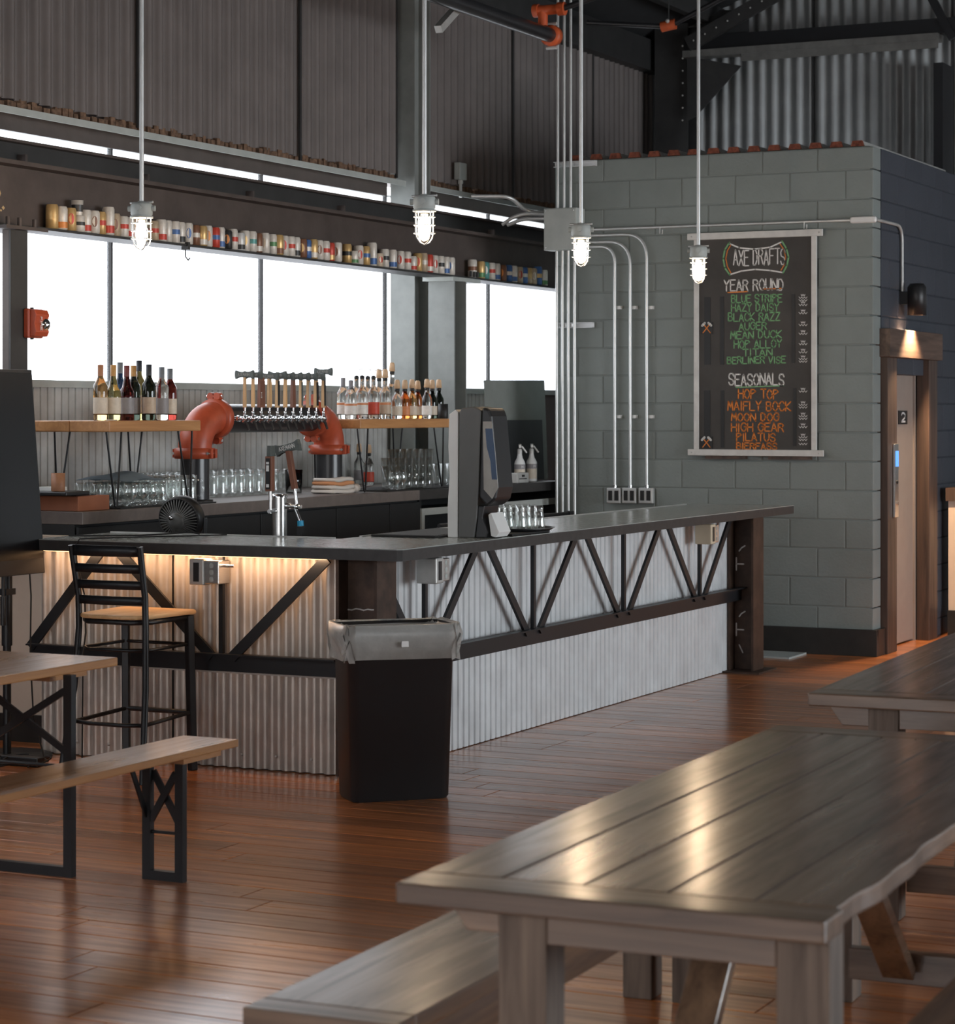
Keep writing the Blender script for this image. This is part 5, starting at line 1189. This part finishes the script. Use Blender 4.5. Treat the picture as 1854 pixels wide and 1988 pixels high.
# fan
fn = T('desk_fan', 'small black round fan tilted up behind the counter edge', 'fan', (PY(357, 1020, 10.27).x, 10.27, .90), (math.radians(10), 0, math.radians(6)))
fx = PY(357, 1010, 10.27); fn.location = (fx.x, 10.27, 1.15)
MB().lathe([(.100, -.03), (.116, -.01), (.120, .02), (.118, .055), (.108, .065), (.106, .05)], (0, 0, 0), 36, axis=(0, -1, 0)).build('ring', 'black_plastic', fn)
gr = MB()
for k in range(40):
    a = 2*math.pi*k/40; gr.bar((.04*math.cos(a), -.085, .04*math.sin(a)), (.112*math.cos(a), -.058, .112*math.sin(a)), .006, .006, (0, 1, 0))
gr.build('grille', 'grey_plastic', fn)
MB().lathe([(.045, 0), (.042, .02), (.02, .03), (0, .03)], (0, -.072, 0), 20, axis=(0, -1, 0)).build('motor_hub', 'grey_plastic', fn)
MB().lathe([(0, .0), (.012, .001), (.012, .004), (0, .004)], (-.02, -.104, .02), 12, axis=(0, -1, 0)).build('knob', 'chrome', fn)
MB().lathe([(.107, .0), (.107, .002), (0, .004)], (0, 0, 0), 30, axis=(0, -1, 0)).build('back_disc', 'black_steel', fn)
fs_ = T('fan_stand', 'black yoke stand carrying the small fan on the work shelf', 'stand', (fx.x, 10.28, .901))
MB().box(fx.x-.07, fx.x+.07, 10.22, 10.36, .901, .925).build('foot', 'black_plastic', fs_, bevel=.006)
MB().bar((fx.x-.125, 10.28, 1.15), (fx.x-.11, 10.29, .92), .02, .008).bar((fx.x+.125, 10.28, 1.15), (fx.x+.11, 10.29, .92), .02, .008).box(fx.x-.115, fx.x+.115, 10.28, 10.30, .912, .924).build('yoke', 'black_plastic', fs_)
# cables on the counter and down the front
cz_ = CZ+.006
tag(MB().tube([(-6.96, 9.62, cz_), (-6.8, 9.70, cz_), (-6.65, 9.80, cz_), (-6.55, 9.95, cz_+.006), (-6.50, 10.02, cz_+.01), (-6.46, 10.04, cz_)], .0045, 6).build('cable', 'black_rubber'), 'black cable looping over the left counter towards the fan', 'cable')
tag(MB().tube([(-6.30, 10.04, cz_), (-6.42, 9.86, cz_), (-6.58, 9.66, cz_), (-6.70, 9.50, cz_), (-6.735, 9.40, cz_), (-6.742, 9.378, CZ-.02), (-6.742, 9.384, CZ-.10), (-6.742, 9.45, .80), (-6.75, 9.47, .62), (-6.745, 9.44, .52), (-6.74, 9.43, .3), (-6.75, 9.44, .006)], .004, 6).build('cable', 'black_rubber'), 'black cable hanging down the bar front behind the stool', 'cable')
# things at the far right of the back bar
gb = T('grey_board', 'grey sheet of board leaning at the far end of the back bar', 'board', (-7.40, 15.6, BZ))
b0, b1 = PX(941, 738, -7.47), PX(1057, 738, -7.47)
MB().hexa([(-7.45, b0.y+.02, BZ+.001), (-7.44, b0.y+.02, BZ+.001), (-7.44, b1.y, BZ+.001), (-7.45, b1.y, BZ+.001)], [(-7.48, b0.y, b0.z), (-7.47, b0.y, b0.z), (-7.47, b1.y, b1.z), (-7.48, b1.y, b1.z)]).build('sheet', 'board_grey', gb)
d1_ = PX(1052, 815, -7.43)
MB().hexa([(-7.42, b0.y-.05, BZ+.001), (-7.41, b0.y-.05, BZ+.001), (-7.41, d1_.y, BZ+.001), (-7.42, d1_.y, BZ+.001)], [(-7.438, b0.y-.05, d1_.z), (-7.428, b0.y-.05, d1_.z), (-7.428, d1_.y, d1_.z), (-7.438, d1_.y, d1_.z)]).build('black_panel', 'cabinet_black', gb)
for i, (px, lb) in enumerate(((1009, 'white trigger spray bottle, left of the pair on the back bar'), (1032, 'white trigger spray bottle, right of the pair on the back bar'))):
    p = PX(px, 930, -7.27); x, y = -7.27, p.y; c = (x, y, BZ+.001)
    g = T('spray_bottle', lb, 'spray bottle', c, group='spray bottles')
    MB().lathe([(0, 0), (.038, 0), (.04, .006), (.04, .135), (.036, .15), (.022, .175), (.016, .205), (.016, .215), (0, .215)], c, 18).build('body', 'white_ceramic', g)
    lbl = MB().lathe([(.0404, .02), (.0404, .13)], c, 18).build('label', 'l_cream', g); MB().lathe([(.0408, .095), (.0408, .13)], c, 18).build('label_band', 'l_grey', lbl)
    MB().lathe([(.018, .205), (.018, .235), (.012, .245), (0, .245)], c, 14).build('collar', 'galv_dull', g)
    q = MB(); letters(q, 'H', V(x+.030, y-.0295, BZ+.106), V(.70, .70, 0), V(0, 0, 1), V(.7, -.7, 0), .012, .016, .003); q.build('lettering', 'white_paint', lbl)
    MB().bar((x+.02, y-.035, BZ+.262), (x-.01, y+.025, BZ+.268), .018, .022).bar((x+.012, y+.01, BZ+.262), (x+.03, y+.055, BZ+.215), .008, .010).build('trigger_head', 'white_plastic', g)
p = PX(1000, 925, -7.21)
g = T('metal_box', 'low brushed metal box in front of the spray bottles', 'box', (-7.21, p.y, BZ))
MB().box(-7.22, -7.165, p.y-.06, p.y+.14, BZ+.001, BZ+.075).build('case', 'galv_dull', g, bevel=.004); g.location.y -= 0
MB().box(-7.1645, -7.1625, p.y-.03, p.y+.10, BZ+.028, BZ+.035).build('slot', 'magnet_black', g); MB().box(-7.1645, -7.155, p.y+.02, p.y+.05, BZ+.045, BZ+.06).build('latch', 'magnet_black', g)
g = T('drink_rail', 'black and steel drink rail behind the far counter edge', 'rail', (-5.85, 13.2, 1.0))
r0, r1 = V(-5.85, 11.7, 1.03), V(-5.85, 13.5, 1.03)
MB().box(-5.93, -5.71, 11.7, 13.5, .90, .93).box(-5.73, -5.71, 11.7, 13.5, .93, 1.04).build('trough', 'steel_brushed', g)
MB().cyl((-5.95, 11.7, 1.06), (-5.95, 13.5, 1.06), .012, 10).build('bar', 'black_steel', g)
MB().box(-5.97, -5.93, 13.47, 13.53, 0, 1.075).box(-5.97, -5.93, 11.7, 11.74, 0, 1.05).box(-5.75, -5.71, 13.46, 13.5, 0, .9).box(-5.75, -5.71, 11.7, 11.74, 0, .9).build('leg', 'black_steel', g)

# ================================================================== TELEVISION
tv = T('television', 'black flat television tilted back on a pole stand at the left edge', 'television', (-7.02, 9.15, 0))
pb, pt = PY(88, 1112, 9.43), PY(62, 718, 9.43)
def tvq(off, y0, y1, s0=0., s1=1., th=.04):
    a = pb.lerp(pt, s0)+V(off, 0, 0); b = pb.lerp(pt, s1)+V(off, 0, 0)
    return MB().hexa([(a.x-th, y0, a.z), (a.x, y0, a.z), (a.x, y1, a.z), (a.x-th, y1, a.z)], [(b.x-th, y0, b.z), (b.x, y0, b.z), (b.x, y1, b.z), (b.x-th, y1, b.z)])
tvq(0, 7.75, 9.43).build('cabinet', 'black_plastic', tv, bevel=.004)
tvq(.0015, 7.78, 9.42, .075, .985, .001).build('screen', 'screen', tv)
px_, py_ = -7.14, 9.36
st = T('tv_stand', 'black pole stand with round base under the television', 'stand', (px_, py_, 0))
MB().cyl((px_, py_, .02), (px_, py_, 1.25), .020, 14).cyl((px_, py_, .55), (px_, py_, .95), .026, 14).build('pole', 'black_steel', st)
MB().box(px_-.015, px_+.08, py_-.22, py_+.0, 1.12, 1.30).build('mount', 'black_steel', st)
MB().lathe([(0, .02), (.20, .02), (.22, .012), (.22, 0), (0, 0)], (px_, py_, .0005), 28).build('base', 'black_steel', st)
MB().box(px_-.03, px_+.03, py_-.045, py_+.03, .80, .83).build('clamp', 'black_steel', st)
lab(MB().cyl((px_+.06, py_-.11, .98), (px_+.06, py_-.11, .80), .008, 8).cyl((px_+.06, py_-.11, .80), (px_+.06, py_-.11, .66), .014, 10).build('hanging_handle', 'black_plastic', st), 'black handle hanging from the mount')
tag(MB().tube([(-7.00, 9.35, .96), (-6.995, 9.36, .8), (-7.0, 9.36, .5), (-6.98, 9.36, .2), (-6.93, 9.38, .008), (-6.85, 9.3, .008)], .004, 6).build('cable', 'black_rubber'), 'black cable hanging from the television to the floor', 'cable')
cb_ = MB()
for k in range(3):
    pts = []
    for i in range(26):
        a = 2*math.pi*i/16+k; pts.append((-6.98+.16*math.cos(a)*(1-.02*i)+.05*k, 9.10+.13*math.sin(a)+.03*k, .008+.006*k+.02*abs(math.sin(a*1.3+k))))
    cb_.tube(pts, .004, 5)
tag(cb_.build('cable_tangle', 'black_rubber'), 'tangled black cables on the floor by the television stand', 'cable')
tag(MB().box(-7.02, -6.80, 9.15, 9.21, .0005, .045).build('power_strip', 'black_plastic', bevel=.006), 'black power strip on the floor among the cables', 'power strip')

# ================================================================== BAR STOOL
sx, sy = -6.285, 9.17
sl = T('bar_stool', 'black metal ladder-back bar stool with pale wooden seat', 'bar stool', (sx, sy, 0), math.radians(0))
for s_ in (-1, 1):   # rear legs continue into the back posts, splayed to the rear at foot and top
    MB().tube([(s_*.228, -.235, 0), (s_*.198, -.165, .42), (s_*.185, -.145, .70), (s_*.185, -.15, .85), (s_*.19, -.20, 1.08)], .0155, 10).build('leg', 'black_steel', sl)
    MB().bar((s_*.188, .245, 0), (s_*.180, .225,   .735), .036, .036).build('leg', 'black_steel', sl, bevel=.004)
for z in (1.058, .976, .90, .827):
    yb_ = -.150-max(0, z-.85)*.215; h_ = .050 if z > 1.04 else .040
    mb = MB(); k_ = 8; vs = []; fs = []
    for i in range(k_+1):
        t = i/k_; x = -.186+.372*t; y = yb_-.022*math.sin(math.pi*t)
        vs += [(x, y-.006, z-h_/2), (x, y+.006, z-h_/2), (x, y-.006, z+h_/2), (x, y+.006, z+h_/2)]
    for i in range(k_): a = 4*i; fs += [(a, a+4, a+6, a+2), (a+1, a+3, a+7, a+5), (a+2, a+6, a+7, a+3), (a, a+1, a+5, a+4)]
    mb.add(vs, fs+[(0, 2, 3, 1), (4*k_, 4*k_+1, 4*k_+3, 4*k_+2)], True).build('back_slat', 'black_steel', sl)
op = [(.205*math.cos(a) if abs(math.cos(a)) < .9 else .205*math.copysign(1, math.cos(a)), 0) for a in (0,)]
seat = [(-.15, -.175), (-.185, -.14), (-.205, 0), (-.215, .235), (-.19, .262), (.19, .262), (.215, .235), (.205, 0), (.185, -.14), (.15, -.175), (.08, -.195), (-.08, -.195)]
MB().prism(seat, (0, 0, .742), (1, 0, 0), (0, 1, 0), (0, 0, .02)).build('seat', 'seat_wood', sl, bevel=.007)
def ring(z, r, nm, shrink=0.):
    P_ = [(-.18+shrink, .22, z), (.18-shrink, .22, z), (.185-shrink, -.10, z), (.12, -.17, z), (-.12, -.17, z), (-.185+shrink, -.10, z)]
    MB().tube(P_, r, 8, closed=True).build(nm, 'black_steel', sl)
ring(.728, .012, 'seat_frame'); ring(.60, .008, 'brace_ring', -.0); 
MB().tube([(-.183, .235, .275), (.183, .235, .275)], .012, 8).tube([(-.183, .235, .275), (-.192, -.165, .26), (-.10, -.19, .258), (.10, -.19, .258), (.192, -.165, .26), (.183, .235, .275)], .010, 8).build('foot_rest', 'black_steel', sl)

# ================================================================== BEER GARDEN SET (left)
def leg_frame(g, x0, x1, y, top, w=.034, d=.028):
    MB().box(x0, x0+w, y-d/2, y+d/2, 0, top).build('leg', 'black_steel', g); MB().box(x1-w, x1, y-d/2, y+d/2, 0, top).build('leg', 'black_steel', g)
    MB().box(x0+w, x1-w, y-d/2, y+d/2, 0, w).build('foot_bar', 'black_steel', g)
    h_ = min(.30, top*.55)
    MB().bar((x0+w, y-.006, top-h_*.95), (x1-w, y-.006, top-.06), .010, .026, (0, 0, 1)).build('cross_brace', 'black_steel', g); MB().bar((x0+w, y+.008, top-.06), (x1-w, y+.008, top-h_*.95), .010, .026, (0, 0, 1)).build('cross_brace', 'black_steel', g)
    MB().cyl((x0+w, y, top-h_*1.12), (x1-w, y, top-h_*1.12), .006, 8).build('tie_rod', 'black_steel', g)
bz = .48
e0, e1 = PZ(345, 1424, bz), PZ(455, 1437, bz)
bn = T('beer_bench', 'orange-brown folding beer bench with black metal legs', 'bench', ((e0.x+e1.x)/2, 6.7, 0))
bxa, bxb = e1.x-.245, e1.x; bye = (e0.y+e1.y)/2
p0 = PZ(262, 1704, 0)
MB().box(bxa, bxb, bye-2.0, bye, bz-.028, bz).build('seat_board', 'beer_wood', bn, bevel=.004)
lx0 = bxa+.035; lx1 = bxb-.035; ly = PZ(310, 1708, 0).y
leg_frame(bn, lx0, lx1, ly, bz-.028)
leg_frame(bn, lx0, lx1, bye-1.75, bz-.028)
MB().box(bxa+.02, bxb-.02, ly-.03, ly+.22, bz-.05, bz-.028).build('cleat', 'beer_wood', bn)
MB().bar(((lx0+lx1)/2-.07, ly-.01, bz-.25), ((lx0+lx1)/2-.07, ly-.12, bz-.04), .008, .02).build('stay', 'black_steel', bn)
tz = .77
c0 = PZ(229, 1276, tz)
btb = T('beer_table', 'orange-brown folding beer table with crossed black legs at the left edge', 'table', (c0.x-.25, 6.6, 0))
MB().box(c0.x-.62, c0.x, c0.y-2.1, c0.y, tz-.032, tz).build('table_top', 'beer_wood', btb, bevel=.004)
lr = PZ(143, 1703, 0)
leg_frame(btb, lr.x-.46, lr.x, lr.y, tz-.032, .036, .03); leg_frame(btb, lr.x-.46, lr.x, c0.y-1.85, tz-.032, .036, .03)
MB().box(c0.x-.58, c0.x-.05, lr.y-.03, lr.y+.20, tz-.058, tz-.032).build('cleat', 'beer_wood', btb)

# ================================================================== TRASH CAN
u_, v_ = V(.707, .707, 0), V(-.707, .707, 0)
tc_ = V(-4.885, 9.165, 0)
tcn = T('trash_can', 'slim black trash can with clear bag at the bar corner', 'trash can', tc_, math.pi/4)
def rrect(w, d, r, z, n=5):
    P_ = []
    for cx_, cy_, a0 in ((w/2-r, d/2-r, 0), (-w/2+r, d/2-r, 90), (-w/2+r, -d/2+r, 180), (w/2-r, -d/2+r, 270)):
        for k in range(n): a = math.radians(a0+90*k/(n-1)); P_.append(V(cx_+r*math.cos(a), cy_+r*math.sin(a), z))
    return P_
def loft(rings, cap0=True, cap1=False):
    n = len(rings[0]); mb = MB(); vs = [p for r in rings for p in r]; fs = []
    for i in range(len(rings)-1):
        for k in range(n): fs.append((i*n+k, i*n+(k+1) % n, (i+1)*n+(k+1) % n, (i+1)*n+k))
    mb.add(vs, fs, True)
    if cap0: mb.add(rings[0], [tuple(range(n))[::-1]])
    if cap1: mb.add(rings[-1], [tuple(range(n))])
    return mb
loft([rrect(.435, .24, .045, .0), rrect(.45, .25, .045, .012), rrect(.49, .275, .045, .735), rrect(.505, .29, .05, .74), rrect(.505, .29, .05, .765), rrect(.485, .27, .045, .765), rrect(.43, .23, .04, .03)], True, True).build('bin', 'black_plastic', tcn)
rg = []
for w, d, z, am in ((.46, .25, .60, .004), (.475, .262, .745, .003), (.50, .285, .773, .003), (.53, .315, .770, .006), (.54, .325, .72, .011), (.528, .312, .66, .010), (.522, .306, .615, .010)):
    P_ = rrect(w, d, .05, z, 9); N_ = len(P_)
    rg.append([p+V(math.cos(i*2.1+z*40), math.sin(i*2.6+z*31), .8*math.sin(i*1.3+z*9))*am for i, p in enumerate(P_)])
loft(rg, False, False).build('bag_liner', 'bag', tcn)
MB().box(-.015, .017, -.167, -.1665, .675, .70).build('bag_tag', 'white_paint', tcn)

# ================================================================== PICNIC TABLES
def picnic(lb, A, ang, Wd, Ln, near=True, benches=True):
    """A: near left top corner, length along +y, width along +x (rotated by ang)"""
    g = T('picnic_table', lb, 'table', (A.x, A.y, 0), ang)
    zt = .76; th = .044
    nb = 5; bw = (Wd)/nb; br = .13
    for i in range(nb):
        w0, w1 = i*bw+.0015, (i+1)*bw-.0015
        if i == nb-1:     # live edge board
            vs0 = []; n_ = 40
            pts = [(w0, br), (w0, Ln-br)] + [(w1-.010+.007*math.sin(k*.42)+.003*math.sin(k*1.3), Ln-br-(Ln-2*br)*k/n_) for k in range(n_+1)]
            MB().prism(pts[::-1], (0, 0, zt-th), (1, 0, 0), (0, 1, 0), (0, 0, th)).build('top_board', 'table_wood', g, bevel=.005)
        else: MB().box(w0, w1, br, Ln-br, zt-th, zt).build('top_board', 'table_wood', g, bevel=.004)
    MB().box(0, Wd, 0, br-.002, zt-th, zt).build('end_board', 'table_wood_x', g, bevel=.005); MB().box(0, Wd, Ln-br+.002, Ln, zt-th, zt).build('end_board', 'table_wood_x', g, bevel=.005)
    for y0, sg_ in ((.10, 1), (Ln-.10, -1)):
        ya_, yb_ = sorted((y0, y0+sg_*.10))
        for x0 in (.18, Wd-.125):
            MB().box(x0, x0+.105, ya_, yb_, 0, zt-th-.002).build('leg', 'table_wood_z', g, bevel=.004)
        MB().box(.2855, Wd-.1255, ya_+.002, ya_+.042, zt-th-.075, zt-th-.001).build('end_apron', 'table_wood_x', g, bevel=.002)
        yc_ = y0+sg_*.102; yd_ = y0+sg_*.145; ya_, yb_ = sorted((yc_, yd_))
        MB().prism([(.005, 0), (.065, -.085), (Wd-.17, -.085), (Wd-.11, 0)], (0, ya_, zt-th-.001), (1, 0, 0), (0, 0, 1), (0, yb_-ya_, 0)).build('cross_beam', 'table_wood_x', g, bevel=.003)
        MB().box(.2855, Wd-.1255, ya_, yb_, .08, .17).build('stretcher', 'table_wood_x', g, bevel=.003)
    MB().box(.20, .24, .25, Ln-.25, zt-th-.09, zt-th-.001).build('apron', 'table_wood', g); MB().box(Wd-.17, Wd-.13, .25, Ln-.25, zt-th-.09, zt-th-.001).build('apron', 'table_wood', g)
    MB().bar((Wd*.52, .24, .12), (Wd*.50, .85, zt-th-.03), .09, .04).build('brace', 'table_wood', g, bevel=.003); MB().bar((Wd*.50, Ln-.28, .12), (Wd*.48, Ln-.9, zt-th-.03), .09, .04).build('brace', 'table_wood', g, bevel=.003)
    return g
def pbench(lb, A, ang, Wd, Ln):
    g = T('picnic_bench', lb, 'bench', (A.x, A.y, 0), ang); zt = .45; th = .04
    MB().box(0, Wd, .09, Ln-.09, zt-th, zt).build('seat_board', 'table_wood', g, bevel=.004)
    MB().box(0, Wd, 0, .088, zt-th, zt).build('end_board', 'table_wood_x', g, bevel=.004); MB().box(0, Wd, Ln-.088, Ln, zt-th, zt).build('end_board', 'table_wood_x', g, bevel=.004)
    for y0 in (.14, Ln-.5):
        MB().prism([(.04, 0), (.08, -.08), (Wd-.08, -.08), (Wd-.04, 0)], (0, y0, zt-th-.001), (1, 0, 0), (0, 0, 1), (0, .04, 0)).build('cross_beam', 'table_wood_x', g)
        for x0 in (.06, Wd-.15): MB().box(x0, x0+.09, y0+.041, y0+.131, 0, zt-th-.002).build('leg', 'table_wood_z', g, bevel=.004)
    for x0 in (.02, Wd-.055): MB().box(x0, x0+.035, .14, Ln-.14, zt-th-.09, zt-th-.002).build('apron', 'table_wood', g)
    return g
A = PZ(767, 1713, .76); Bc = PZ(1509, 1407, .76); ang = math.atan2(Bc.y-A.y, Bc.x-A.x)-math.pi/2
C_ = PZ(1596, 1794, .76)
picnic('weathered grey-brown wooden picnic table in the right foreground', A, ang, (C_-A).length, (Bc-A).length)
B0 = PZ(470, 1955, .45); B1 = PZ(778, 1986, .45)
pbench('weathered wooden bench left of the foreground picnic table', B0, ang, (B1-B0).length, 2.55)
rbn = V(A.x, A.y, 0)+Matrix.Rotation(ang, 3, 'Z') @ V((C_-A).length+.02, .1, 0)
pbench('weathered wooden bench at the right side of the foreground picnic table', rbn, ang, .34, 2.5)
A2 = PZ(1568, 1345, .76)
picnic('weathered wooden picnic table at the right edge beyond the foreground one', A2, ang+math.radians(1.), .92, 2.6)
lb2 = A2+Matrix.Rotation(ang, 3, 'Z') @ V(.95, .1, 0)
pbench('weathered wooden bench right of the far picnic table', V(lb2.x, lb2.y, 0), ang, .34, 2.4)
